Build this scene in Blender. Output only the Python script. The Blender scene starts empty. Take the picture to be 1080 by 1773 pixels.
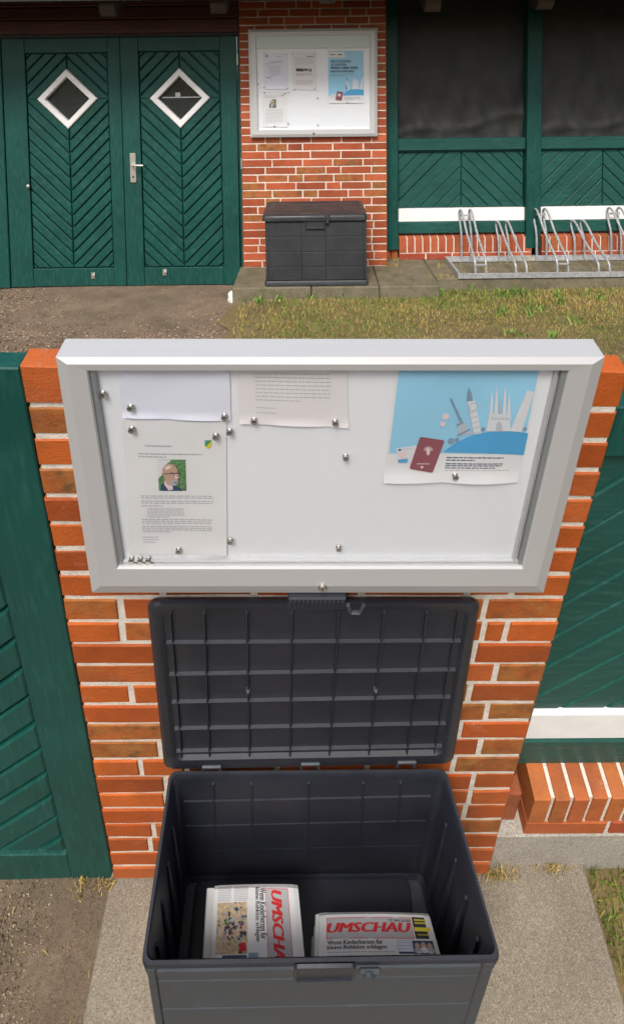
import bpy, bmesh, math, random
from mathutils import Vector, Matrix
random.seed(7)
sc = bpy.context.scene
COL = sc.collection

# ------------------------------------------------------------------ camera, sky, sun
F, PX, PY, IW, IH = 1000.0, 540.0, 200.0, 1080.0, 1773.0
def nv(*v): return Vector(v).normalized()
_up = -nv(760 - PX, -(18000 - PY), -F)
_x = nv(1, (760 - PX) / (18000 - PY), 0)
_y = _up.cross(_x)
RC = Matrix((_x, _y, _up))                       # camera axes -> world axes
def ray(px, py): return RC @ Vector(((px - PX) / F, -(py - PY) / F, -1.0))
W = 4.72                                         # distance of the far facade
_r = ray(545, 462)
EYE = -_r.z * W / _r.y
CAM = Vector((0, 0, EYE))
cd = bpy.data.cameras.new('camera')
cd.sensor_fit = 'VERTICAL'; cd.sensor_height = 36.0
cd.lens = F / IH * 36.0
cd.shift_y = -(IH / 2 - PY) / IH
cd.clip_start = 0.01; cd.clip_end = 500
cam = bpy.data.objects.new('camera', cd); COL.objects.link(cam)
cam.matrix_world = Matrix.Translation(CAM) @ RC.to_4x4()
sc.camera = cam

SUN_EL, SUN_AZ = 46.0, -12.0      # azimuth: degrees from straight in front of the facade, minus = from the left
w = bpy.data.worlds.new('World'); sc.world = w; w.use_nodes = True
nt = w.node_tree
sky = nt.nodes.new('ShaderNodeTexSky'); sky.sky_type = 'NISHITA'; sky.sun_disc = False
sky.sun_elevation = math.radians(SUN_EL)
sky.sun_rotation = math.radians(180 - SUN_AZ)
sky.air_density = 1.0; sky.dust_density = 4.0; sky.ozone_density = 0.6
bg = nt.nodes['Background']; nt.links.new(sky.outputs[0], bg.inputs[0]); bg.inputs[1].default_value = 0.075
sd = bpy.data.lights.new('sun', 'SUN'); sd.energy = 1.5; sd.angle = math.radians(18); sd.color = (1, 0.97, 0.93)
so = bpy.data.objects.new('sun', sd); COL.objects.link(so)
_e, _a = math.radians(SUN_EL), math.radians(SUN_AZ)
sdir = Vector((math.sin(_a) * math.cos(_e), -math.cos(_a) * math.cos(_e), math.sin(_e)))
so.rotation_euler = sdir.to_track_quat('Z', 'Y').to_euler()
vs = sc.view_settings; vs.view_transform = 'Standard'; vs.look = 'None'; vs.exposure = 0.93; vs.gamma = 1.0; vs.use_curve_mapping = False

# ------------------------------------------------------------------ two frames: the far facade and the near yard
class Frame:
    def __init__(s, X, Y, Z, O):
        s.R = Matrix((X, Y, Z)).transposed(); s.O = Vector(O)
        s.M = Matrix.Translation(s.O) @ s.R.to_4x4(); s.c = s.R.transposed() @ (CAM - s.O)
    def _pl(s, px, py, ax, val):
        d = s.R.transposed() @ ray(px, py); t = (val - s.c[ax]) / d[ax]; return s.c + d * t
    def p(s, px, py, y=0.0): return s._pl(px, py, 1, y)
    def z(s, px, py, z=0.0): return s._pl(px, py, 2, z)
    def X(s, px, py, y=0.0): return s.p(px, py, y).x
    def Z(s, px, py, y=0.0): return s.p(px, py, y).z
UP = Frame(Vector((1, 0, 0)), Vector((0, 1, 0)), Vector((0, 0, 1)), (0, W, 0))
_k = (1030 - PY) / F; _b = 88 / ((2905 - PY) * _k + F)
_zl = RC @ (-nv(-88, -(2905 - PY), -F)); _xl = RC @ nv(1, -_k * _b, -_b); _yl = _zl.cross(_xl)
LO = Frame(_xl, _yl, _zl, CAM + ray(525, 1518) * (1.17 / 642 * F))

# ------------------------------------------------------------------ mesh helpers
class MB:
    def __init__(s): s.v = []; s.f = []
    def add(s, vs, fs):
        n = len(s.v); s.v += [tuple(q) for q in vs]; s.f += [tuple(i + n for i in f) for f in fs]; return s
    def box(s, x0, x1, y0, y1, z0, z1, c=0.0):
        if c <= 0:
            return s.add([(x, y, z) for x in (x0, x1) for y in (y0, y1) for z in (z0, z1)],
                         [(0, 1, 3, 2), (4, 6, 7, 5), (0, 4, 5, 1), (2, 3, 7, 6), (0, 2, 6, 4), (1, 5, 7, 3)])
        A = ((x0, x1), (y0, y1), (z0, z1)); vs = []; idx = {}
        for i in (0, 1):
            for j in (0, 1):
                for k in (0, 1):
                    ijk = (i, j, k)
                    for a in range(3):
                        q = [A[b][ijk[b]] if b == a else A[b][ijk[b]] + (c if ijk[b] == 0 else -c) for b in range(3)]
                        idx[(i, j, k, a)] = len(vs); vs.append(q)
        fs = []
        for a in range(3):
            b, d = (a + 1) % 3, (a + 2) % 3
            for e in (0, 1):
                t = []
                for (m, n) in ((0, 0), (1, 0), (1, 1), (0, 1)):
                    q = [0, 0, 0]; q[a] = e; q[b] = m; q[d] = n; t.append(idx[(*q, a)])
                fs.append(t)
            for m in (0, 1):
                for n in (0, 1):
                    q0 = [0, 0, 0]; q0[b] = m; q0[d] = n; q1 = list(q0); q1[a] = 1
                    fs.append([idx[(*q0, b)], idx[(*q1, b)], idx[(*q1, d)], idx[(*q0, d)]])
        for i in (0, 1):
            for j in (0, 1):
                for k in (0, 1): fs.append([idx[(i, j, k, a)] for a in range(3)])
        return s.add(vs, fs)
    def loft(s, rings, cap0=False, cap1=False, closed=True):
        n = len(rings[0]); vs = [q for r in rings for q in r]; fs = []
        for a in range(len(rings) - 1):
            for i in range(n if closed else n - 1):
                j = (i + 1) % n; fs.append((a * n + i, a * n + j, (a + 1) * n + j, (a + 1) * n + i))
        if cap0: fs.append(tuple(range(n)))
        if cap1: fs.append(tuple((len(rings) - 1) * n + i for i in range(n)))
        return s.add(vs, fs)
    def tube(s, pts, r, n=8, cap=True):
        pts = [Vector(q) for q in pts]; rings = []; prev = None
        for i, q in enumerate(pts):
            t = (pts[min(i + 1, len(pts) - 1)] - pts[max(i - 1, 0)]).normalized()
            if prev is None:
                u = t.cross(Vector((0.31, 0.2, 0.93)))
                if u.length < 0.05: u = t.cross(Vector((1, 0, 0)))
                u.normalize()
            else: u = (prev - t * prev.dot(t)).normalized()
            prev = u; v = t.cross(u)
            rr = r[i] if isinstance(r, (list, tuple)) else r
            rings.append([q + (u * math.cos(2 * math.pi * k / n) + v * math.sin(2 * math.pi * k / n)) * rr for k in range(n)])
        return s.loft(rings, cap, cap)
    def lathe(s, org, ax, prof, n=14):
        ax = Vector(ax).normalized(); u = ax.cross(Vector((0.2, 0.3, 0.9))).normalized(); v = ax.cross(u); o = Vector(org)
        return s.loft([[o + ax * h + (u * math.cos(2 * math.pi * k / n) + v * math.sin(2 * math.pi * k / n)) * max(r, 1e-5) for k in range(n)] for (h, r) in prof], True, True)
    def prism(s, poly, yb, yf, c=0.0, jit=0.0):
        """convex polygon in (x, z), from the back yb to the front yf (nearer), front edges chamfered by c"""
        n = len(poly); area = sum(poly[i][0] * poly[(i + 1) % n][1] - poly[(i + 1) % n][0] * poly[i][1] for i in range(n))
        if area < 0: poly = poly[::-1]
        r0 = [(x, yb, z) for x, z in poly]
        if c > 0:
            ins = inset(poly, c)
            if ins:
                r1 = [(x, yf + c * 0.8, z) for x, z in poly]
                r2 = [(x + random.uniform(-jit, jit), yf + random.uniform(-jit, jit) * .6, z + random.uniform(-jit, jit)) for x, z in ins]
                return s.loft([r0, r1, r2], True, True)
        return s.loft([r0, [(x, yf, z) for x, z in poly]], True, True)
    def grid(s, fn, nu, nv_):
        vs = [fn(i / nu, j / nv_) for j in range(nv_ + 1) for i in range(nu + 1)]
        fs = [(j * (nu + 1) + i, j * (nu + 1) + i + 1, (j + 1) * (nu + 1) + i + 1, (j + 1) * (nu + 1) + i) for j in range(nv_) for i in range(nu)]
        return s.add(vs, fs)
def inset(poly, c):
    n = len(poly); out = []
    for i in range(n):
        a = Vector(poly[i - 1]); b = Vector(poly[i]); d = Vector(poly[(i + 1) % n])
        e1 = (b - a); e2 = (d - b)
        if e1.length < 1e-6 or e2.length < 1e-6: return None
        e1.normalize(); e2.normalize(); n1 = Vector((-e1.y, e1.x)); n2 = Vector((-e2.y, e2.x))
        k = 1 + n1.dot(n2)
        if k < 0.05: return None
        out.append(tuple(b + (n1 + n2) * (c / k)))
    for i in range(n):   # every edge must keep its direction
        if (Vector(out[(i + 1) % n]) - Vector(out[i])).dot(Vector(poly[(i + 1) % n]) - Vector(poly[i])) <= 0: return None
    return out
def clip(poly, a, b, c):
    """keep a*x + b*z <= c"""
    out = []; n = len(poly)
    for i in range(n):
        p, q = poly[i], poly[(i + 1) % n]; dp = a * p[0] + b * p[1] - c; dq = a * q[0] + b * q[1] - c
        if dp <= 0: out.append(p)
        if dp * dq < 0:
            t = dp / (dp - dq); out.append((p[0] + (q[0] - p[0]) * t, p[1] + (q[1] - p[1]) * t))
    return out
def clean(poly, eps=1e-4):
    out = []
    for q in poly:
        if not out or (Vector(q) - Vector(out[-1])).length > eps: out.append(q)
    if len(out) > 1 and (Vector(out[0]) - Vector(out[-1])).length < eps: out.pop()
    return out
def mesh(name, mb, mat, smooth=False):
    me = bpy.data.meshes.new(name); me.from_pydata([tuple(v) for v in mb.v], [], mb.f)
    bm = bmesh.new(); bm.from_mesh(me); bmesh.ops.recalc_face_normals(bm, faces=bm.faces); bm.to_mesh(me); bm.free()
    if mat: me.materials.append(mat)
    if smooth:
        for p in me.polygons: p.use_smooth = True
        try: me.set_sharp_from_angle(angle=math.radians(35))
        except Exception: pass
    return me
class Thing:
    """an Empty at the thing's base; its parts are built in the frame's own coordinates"""
    def __init__(s, fr, name, label, cat, base, group=None, kind=None):
        o = bpy.data.objects.new(name, None); COL.objects.link(o); o.empty_display_size = 0.05
        s.base = Vector(base); s.fr = fr; s.o = o
        o.matrix_world = fr.M @ Matrix.Translation(s.base)
        if kind: o['kind'] = kind
        else: o['label'] = label; o['category'] = cat
        if group: o['group'] = group
    def part(s, name, mb, mat, parent=None, smooth=False, label=None, kind=None):
        mb.v = [tuple(Vector(q) - s.base) for q in mb.v]
        o = bpy.data.objects.new(name, mesh(name, mb, mat, smooth)); COL.objects.link(o)
        o.parent = parent or s.o
        if label: o['label'] = label
        if kind: o['kind'] = kind
        return o
    def inst(s, name, me, loc, parent=None, rot=None, scale=None):
        o = bpy.data.objects.new(name, me); COL.objects.link(o); o.parent = parent or s.o
        o.location = Vector(loc) - s.base
        if rot: o.rotation_euler = rot
        if scale: o.scale = scale
        return o
def single(fr, name, mb, mat, label=None, cat=None, group=None, kind=None, base=None, smooth=False):
    """a thing (or a piece of the setting) that is one mesh"""
    base = Vector(base) if base is not None else Vector(mb.v[0])
    mb.v = [tuple(Vector(q) - base) for q in mb.v]
    o = bpy.data.objects.new(name, mesh(name, mb, mat, smooth)); COL.objects.link(o)
    o.matrix_world = fr.M @ Matrix.Translation(base)
    if kind: o['kind'] = kind
    if label: o['label'] = label
    if cat: o['category'] = cat
    if group: o['group'] = group
    return o

# ------------------------------------------------------------------ materials
def s2l(r, g, b):
    f = lambda c: (c / 255 / 12.92) if c / 255 <= 0.04045 else ((c / 255 + 0.055) / 1.055) ** 2.4
    return (f(r), f(g), f(b))
class NT:
    def __init__(s, name):
        s.m = bpy.data.materials.new(name); s.m.use_nodes = True; s.t = s.m.node_tree; s.b = s.t.nodes['Principled BSDF']
        s.pos = s.t.nodes.new('ShaderNodeNewGeometry').outputs['Position']
    def n(s, typ, **kw):
        nd = s.t.nodes.new(typ)
        for k, v in kw.items(): setattr(nd, k, v)
        return nd
    def l(s, a, b): s.t.links.new(a, b)
    def noise(s, scale, detail=4, rough=0.55, vec=None, stretch=None):
        nd = s.n('ShaderNodeTexNoise'); nd.inputs['Scale'].default_value = scale; nd.inputs['Detail'].default_value = detail; nd.inputs['Roughness'].default_value = rough
        src = vec or s.pos
        if stretch:
            mp = s.n('ShaderNodeMapping'); mp.inputs['Scale'].default_value = stretch[:3]
            if len(stretch) > 3: mp.inputs['Rotation'].default_value = stretch[3:]
            s.l(src, mp.inputs[0]); src = mp.outputs[0]
        s.l(src, nd.inputs['Vector']); return nd.outputs['Fac']
    def ramp(s, fac, stops):
        nd = s.n('ShaderNodeValToRGB'); e = nd.color_ramp.elements
        while len(e) < len(stops): e.new(0.5)
        for k, (p, c) in enumerate(stops):
            e[k].position = p; e[k].color = (c if len(c) == 4 else (*c, 1)) if isinstance(c, tuple) else (c, c, c, 1)
        s.l(fac, nd.inputs[0]); return nd.outputs[0]
    def mix(s, fac, a, b, mode='MIX'):
        nd = s.n('ShaderNodeMix'); nd.data_type = 'RGBA'; nd.blend_type = mode
        for v, i in ((fac, nd.inputs[0]), (a, nd.inputs[6]), (b, nd.inputs[7])):
            if isinstance(v, (int, float)): i.default_value = v
            elif isinstance(v, tuple): i.default_value = (*v, 1) if len(v) == 3 else v
            else: s.l(v, i)
        return nd.outputs[2]
    def bump(s, h, strength=0.3, dist=0.005, prev=None):
        nd = s.n('ShaderNodeBump'); nd.inputs['Strength'].default_value = strength; nd.inputs['Distance'].default_value = dist
        s.l(h, nd.inputs['Height'])
        if prev is not None: s.l(prev, nd.inputs['Normal'])
        s.l(nd.outputs[0], s.b.inputs['Normal']); return nd.outputs[0]
    def col(s, c):
        if isinstance(c, tuple): s.b.inputs['Base Color'].default_value = (*c, 1)
        else: s.l(c, s.b.inputs['Base Color'])
    def rough(s, r):
        if isinstance(r, (int, float)): s.b.inputs['Roughness'].default_value = r
        else: s.l(r, s.b.inputs['Roughness'])
def plain(name, c, rough=0.6, metal=0.0, var=0.0, vs=20, bump=0.0, bs=200, bd=0.002, spec=None):
    t = NT(name); t.rough(rough); t.b.inputs['Metallic'].default_value = metal
    if spec is not None: t.b.inputs['Specular IOR Level'].default_value = spec
    if var > 0:
        f = t.noise(vs, 5); d = tuple(max(0, x * (1 - var)) for x in c); u = tuple(min(1, x * (1 + var)) for x in c)
        t.col(t.ramp(f, [(0.3, d), (0.7, u)]))
    else: t.col(c)
    if bump > 0: t.bump(t.noise(bs, 3), bump, bd)
    return t.m

def m_green(name, c, dirx=(1, 1, 1)):
    t = NT(name); t.pos = t.n('ShaderNodeTexCoord').outputs['Object']
    f = t.noise(3.2, 5); g = t.noise(60, 4, 0.6, stretch=(1, 1, 0.06) if dirx is None else dirx)
    a = t.ramp(f, [(0.3, tuple(x * 0.8 for x in c)), (0.72, tuple(x * 1.18 for x in c))])
    b = t.mix(t.ramp(g, [(0.50, 0.0), (0.75, 0.38)]), a, tuple(min(1, x * 1.6 + 0.03) for x in c))
    sc_ = t.noise(150, 3, 0.7); s2 = t.noise(7, 3)
    wear = t.n('ShaderNodeMath', operation='MULTIPLY'); t.l(t.ramp(sc_, [(0.70, 0.0), (0.76, 1.0)]), wear.inputs[0]); t.l(t.ramp(s2, [(0.50, 0.0), (0.64, 0.75)]), wear.inputs[1])
    t.col(t.mix(wear.outputs[0], b, (0.30, 0.30, 0.24)))
    t.rough(t.ramp(g, [(0.3, 0.38), (0.7, 0.6)])); t.b.inputs['Specular IOR Level'].default_value = 0.35
    t.bump(g, 0.45, 0.004); return t.m
G_UP = m_green('green_paint_facade', (0.005, 0.064, 0.053), (1, 1, 0.2))
G_PL = m_green('green_paint_boards', (0.005, 0.067, 0.055), (0.5, 1, 0.5))
G_LO = m_green('green_paint_yard', (0.0048, 0.068, 0.056), (1, 1, 0.15))
G_WX = m_green('green_paint_weathered', (0.012, 0.078, 0.064), (0.2, 1, 1.0))

def m_brick(name):
    t = NT(name); oi = t.n('ShaderNodeObjectInfo')
    f = t.noise(9, 5, 0.6); fine = t.noise(140, 4, 0.6); spot = t.noise(13, 4, 0.6)
    hsv = t.n('ShaderNodeHueSaturation'); t.l(oi.outputs['Color'], hsv.inputs['Color'])
    t.l(t.ramp(f, [(0.25, 0.80), (0.75, 1.16)]), hsv.inputs['Value'])
    mm = t.n('ShaderNodeMath', operation='MULTIPLY'); t.l(oi.outputs['Alpha'], mm.inputs[0]); t.l(t.ramp(spot, [(0.36, 0.25), (0.62, 1.0)]), mm.inputs[1])
    mott = t.ramp(t.noise(22, 4, 0.6), [(0.34, (0.15, 0.075, 0.028)), (0.48, (0.30, 0.125, 0.036)), (0.68, (0.40, 0.18, 0.045))])
    c = t.mix(mm.outputs[0], hsv.outputs[0], mott)
    c = t.mix(t.ramp(fine, [(0.60, 0.0), (0.72, 0.55)]), c, (0.10, 0.032, 0.018))
    c = t.mix(t.ramp(t.noise(5, 6, 0.7), [(0.50, 0.0), (0.72, 0.45)]), c, (0.20, 0.060, 0.026))
    c = t.mix(t.ramp(t.noise(16, 6, 0.75), [(0.60, 0.0), (0.74, 0.30)]), c, (0.55, 0.42, 0.32))
    c = t.mix(t.ramp(t.noise(420, 2), [(0.70, 0.0), (0.76, 0.5)]), c, (0.55, 0.32, 0.2))
    t.col(c); t.rough(t.ramp(f, [(0.3, 0.5), (0.7, 0.72)])); t.b.inputs['Specular IOR Level'].default_value = 0.3
    h = t.mix(0.4, fine, f); t.bump(h, 0.7, 0.004); return t.m
BRICK = m_brick('fired_brick')
def m_mortar(name, c):
    t = NT(name); f = t.noise(30, 5); g = t.noise(380, 3, 0.7)
    a = t.ramp(f, [(0.3, tuple(x * 0.80 for x in c)), (0.62, c)])
    t.col(t.mix(t.ramp(g, [(0.62, 0.0), (0.75, 0.45)]), a, tuple(x * 0.5 for x in c))); t.rough(0.9); t.bump(t.mix(.5, g, t.noise(70, 4)), 0.9, 0.006); return t.m
MORTAR = m_mortar('lime_mortar', (0.82, 0.76, 0.66))
def m_alu(name, c, rough):
    t = NT(name); g = t.noise(60, 3, stretch=(0.05, 1, 8)); t.col(t.ramp(g, [(0.3, tuple(x * 0.97 for x in c)), (0.7, c)])); t.rough(rough)
    t.b.inputs['Metallic'].default_value = 0.25; return t.m
ALU = m_alu('satin_aluminium', (0.56, 0.565, 0.57), 0.45)
ALU2 = plain('aluminium_channel', (0.40, 0.43, 0.45), 0.35, 0.5)
BOARDW = plain('white_enamel_board', (0.82, 0.845, 0.875), 0.35, var=0.015, vs=3)
HEADER = plain('header_strip', (0.55, 0.64, 0.60), 0.4)
def m_glass(name):
    t = NT(name); t.t.nodes.remove(t.b); out = t.t.nodes['Material Output']
    tr = t.n('ShaderNodeBsdfTransparent'); tr.inputs[0].default_value = (0.985, 0.99, 0.995, 1)
    gl = t.n('ShaderNodeBsdfGlossy'); gl.inputs['Roughness'].default_value = 0.02
    lw = t.n('ShaderNodeLayerWeight'); lw.inputs[0].default_value = 0.5
    pw = t.n('ShaderNodeMath', operation='POWER'); pw.inputs[1].default_value = 5.0; t.l(lw.outputs['Facing'], pw.inputs[0])
    fr = t.n('ShaderNodeMath', operation='MULTIPLY_ADD'); fr.inputs[1].default_value = 0.9; fr.inputs[2].default_value = 0.025; t.l(pw.outputs[0], fr.inputs[0])
    mx = t.n('ShaderNodeMixShader'); t.l(fr.outputs[0], mx.inputs[0]); t.l(tr.outputs[0], mx.inputs[1]); t.l(gl.outputs[0], mx.inputs[2]); t.l(mx.outputs[0], out.inputs[0]); return t.m
GLASS = m_glass('clear_pane')
DARK_SHEET = plain('painted_dark_interior', (0.012, 0.017, 0.014), 0.7, var=.6, vs=18)  # darkness of the unlit room behind the door panes, put into the colour
WHITEP = plain('white_paint', (0.86, 0.86, 0.85), 0.5, var=0.05, vs=14, bump=0.12, bs=90)
STEEL = plain('nickel_steel', (0.52, 0.50, 0.46), 0.28, 0.9)
HANDLE = plain('satin_handle_metal', (0.58, 0.57, 0.52), 0.38, 0.7)
DSTEEL = plain('dark_steel', (0.12, 0.12, 0.12), 0.4, 0.8)
def m_galv(name):
    t = NT(name); f = t.noise(45, 5, 0.65); t.col(t.ramp(f, [(0.3, (0.30, 0.31, 0.32)), (0.5, (0.42, 0.43, 0.44)), (0.72, (0.55, 0.56, 0.56))]))
    t.b.inputs['Metallic'].default_value = 0.35; t.rough(t.ramp(f, [(0.3, 0.45), (0.7, 0.62)])); return t.m
GALV = m_galv('galvanised_steel')
def m_plastic(name, c, rough, wet=False):
    t = NT(name); g = t.noise(900, 2, 0.6); f = t.noise(6, 5, 0.6); k = t.noise(38, 4, 0.65)
    a = t.ramp(f, [(0.3, tuple(x * 0.82 for x in c)), (0.7, tuple(x * 1.15 for x in c))])
    a = t.mix(t.ramp(k, [(0.55, 0.0), (0.80, 0.30)]), a, tuple(min(1, x * 2.1 + 0.016) for x in c))
    a = t.mix(t.ramp(t.noise(160, 3, 0.7, stretch=(1, 1, 0.3)), [(0.68, 0.0), (0.76, 0.35)]), a, (0.16, 0.15, 0.14)); t.col(a)
    if wet: t.rough(t.ramp(t.noise(9, 4, 0.6, stretch=(0.6, 2.0, 1)), [(0.42, 0.34), (0.62, 0.55)]))
    else: t.rough(t.ramp(f, [(0.3, rough - 0.05), (0.7, rough + 0.08)]))
    t.b.inputs['Specular IOR Level'].default_value = 0.45
    t.bump(g, 0.18, 0.0012); return t.m
PL_UP = m_plastic('charcoal_plastic', (0.036, 0.040, 0.045), 0.5)
PL_WET = m_plastic('charcoal_plastic_wet', (0.030, 0.032, 0.036), 0.3, True)
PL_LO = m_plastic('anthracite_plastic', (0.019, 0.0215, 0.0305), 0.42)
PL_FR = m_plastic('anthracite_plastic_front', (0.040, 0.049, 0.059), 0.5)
PAPER = plain('white_paper', (0.76, 0.76, 0.765), 0.8, var=0.02, vs=8)
PAPER_L = plain('lilac_paper', (0.74, 0.76, 0.86), 0.8, var=0.02, vs=8)
PAPER_P = plain('pinkish_paper', (0.76, 0.735, 0.74), 0.8, var=0.02, vs=8)
NEWS = plain('newsprint', (0.74, 0.74, 0.74), 0.85, var=0.05, vs=30)
NEWS_G = plain('newsprint_grey', (0.47, 0.47, 0.48), 0.85)
INK = plain('black_ink', (0.03, 0.03, 0.035), 0.7)
INKG = plain('grey_ink', (0.42, 0.42, 0.44), 0.7)
INKL = plain('pale_grey_ink', (0.50, 0.50, 0.51), 0.7)
RED = plain('red_ink', (0.62, 0.02, 0.025), 0.7)
ORANGE = plain('orange_ink', (0.75, 0.16, 0.02), 0.7)
BLUEP = plain('poster_sky_blue', (0.30, 0.62, 0.82), 0.6, var=0.05, vs=5)
BLUED = plain('poster_deep_blue', (0.07, 0.36, 0.66), 0.6, var=0.06, vs=9)
NAVY = plain('navy_ink', (0.02, 0.06, 0.14), 0.6)
BLUEG = plain('grey_blue_ink', (0.20, 0.32, 0.42), 0.6)
STONEP = plain('poster_stone', (0.70, 0.71, 0.74), 0.6)
STONEQ = plain('poster_stone_shade', (0.48, 0.52, 0.60), 0.6)
PASSP = plain('passport_maroon', (0.27, 0.075, 0.10), 0.6)
PINK = plain('pale_pink_ink', (0.78, 0.62, 0.62), 0.6)
SKIN = plain('photo_skin_tone', (0.55, 0.34, 0.25), 0.6)
PGREEN = plain('photo_leaf_green', (0.10, 0.24, 0.09), 0.6, var=0.7, vs=220)
YELLOW = plain('yellow_ink', (0.72, 0.60, 0.03), 0.6)
GREENI = plain('crest_green', (0.05, 0.30, 0.08), 0.6)
CARDB = plain('photo_sand', (0.55, 0.42, 0.26), 0.6, var=0.4, vs=150)
def m_timber(name, c):
    t = NT(name); g = t.noise(40, 5, 0.6, stretch=(0.08, 1, 1)); t.col(t.ramp(g, [(0.3, tuple(x * 0.6 for x in c)), (0.7, tuple(x * 1.3 for x in c))])); t.rough(0.62); t.bump(g, 0.3, 0.004); return t.m
TIMBER = m_timber('dark_red_brown_timber', (0.085, 0.026, 0.016))
RAFTER = m_timber('grey_brown_rafter', (0.055, 0.036, 0.026))
def m_tarp(name):
    t = NT(name); f = t.noise(4, 5, 0.6); g = t.noise(500, 2)
    t.col(t.ramp(f, [(0.3, (0.022, 0.024, 0.024)), (0.7, (0.045, 0.047, 0.046))])); t.rough(0.65)
    t.bump(t.noise(7, 3, 0.5, stretch=(1, 1, 2.2, 0, 0.6, 0)), 0.22, 0.02); return t.m
TARP = m_tarp('black_mesh_tarpaulin')
def m_concrete(name, c, moss=0.0):
    t = NT(name); f = t.noise(4.5, 6, 0.6); g = t.mix(0.35, t.noise(300, 2, 0.8), t.noise(90, 6, 0.85))
    a = t.ramp(f, [(0.28, tuple(x * 0.72 for x in c)), (0.72, tuple(x * 1.12 for x in c))])
    a = t.mix(t.ramp(g, [(0.40, 0.8), (0.50, 0.0)]), a, tuple(x * 0.40 for x in c))
    a = t.mix(t.ramp(g, [(0.53, 0.0), (0.62, 0.7)]), a, tuple(min(1, x * 1.7) for x in c))
    a = t.mix(t.ramp(t.noise(60, 3), [(0.70, 0.0), (0.75, 0.5)]), a, (0.30, 0.22, 0.06))
    if moss: a = t.mix(t.ramp(t.noise(9, 5, 0.65), [(0.42, 0.0), (0.66, moss)]), a, (0.055, 0.058, 0.018))
    t.col(a); t.rough(0.9); t.bump(g, 0.5, 0.004); return t.m
CONC_UP = m_concrete('mossy_concrete', (0.22, 0.19, 0.125), 0.6)
CONC_LO = m_concrete('washed_concrete', (0.245, 0.212, 0.162))
CONC_PL = m_concrete('pale_plinth_concrete', (0.40, 0.37, 0.32))
def m_gravel(name, c):
    t = NT(name); f = t.noise(5, 6, 0.65); g = t.mix(0.5, t.noise(70, 6, 0.85), t.noise(300, 3, 0.8)); h = t.noise(28, 5, 0.7)
    a = t.ramp(f, [(0.3, tuple(x * 0.55 for x in c)), (0.7, tuple(x * 1.2 for x in c))])
    a = t.mix(t.ramp(g, [(0.40, 0.8), (0.56, 0.0)]), a, tuple(x * 0.32 for x in c))
    a = t.mix(t.ramp(g, [(0.62, 0.0), (0.75, 0.7)]), a, tuple(min(1, x * 2.0) for x in c)); t.col(a); t.rough(0.95)
    t.bump(t.mix(0.5, g, h), 0.8, 0.015); return t.m
GRAV_UP = m_gravel('brown_gravel_soil', (0.29, 0.215, 0.145))
GRAV_LO = m_gravel('sandy_gravel', (0.22, 0.165, 0.11))
SOIL = m_gravel('dry_lawn_soil', (0.27, 0.20, 0.085))
def m_attr(name, rough=0.7):
    t = NT(name); a = t.n('ShaderNodeVertexColor'); a.layer_name = 'Col'; t.col(a.outputs[0]); t.rough(rough)
    t.b.inputs['Specular IOR Level'].default_value = 0.25; return t.m
VCOL = m_attr('blade_colours')

# ------------------------------------------------------------------ ground of the far facade
SL_Y = -0.478                                     # front edge of the slab under the far box
mb = MB(); mb.grid(lambda u, v: (-7 + 6.55 * u, 0.4 - 3.1 * v, -0.158 + 0.012 * math.sin(9 * u) * math.sin(7 * v)), 40, 20)
single(UP, 'gravel_ground', mb, GRAV_UP, kind='structure', base=(-3, -1, -0.16))
mb = MB(); mb.grid(lambda u, v: (-0.62 + 7.6 * u + (.05 * math.sin(31 * v) + .04 * math.sin(77 * v) if u < .001 else 0), 0.4 - 3.1 * v, -0.090 - 0.05 * (max(0, 1 - u * 20)) + 0.012 * math.sin(11 * u + 2) * math.sin(8 * v)), 60, 24)
single(UP, 'lawn_ground', mb, SOIL, kind='structure', base=(2, -1, -0.1))
# concrete apron: slabs laid end to end
ap = Thing(UP, 'concrete_apron', None, None, (0, -0.2, -0.14), kind='structure')
xs = [-0.615, -0.02, 0.49, 0.945]
for i in range(3):
    ap.part('slab', MB().box(xs[i] + 0.003, xs[i + 1] - 0.003, SL_Y + random.uniform(-.004, .004), 0.30, -0.16, -0.001 * i, 0.008), CONC_UP)
ap.part('slab', MB().box(0.948, 6.9, -0.315, 0.30, -0.16, -0.004, 0.008), CONC_UP)

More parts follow.
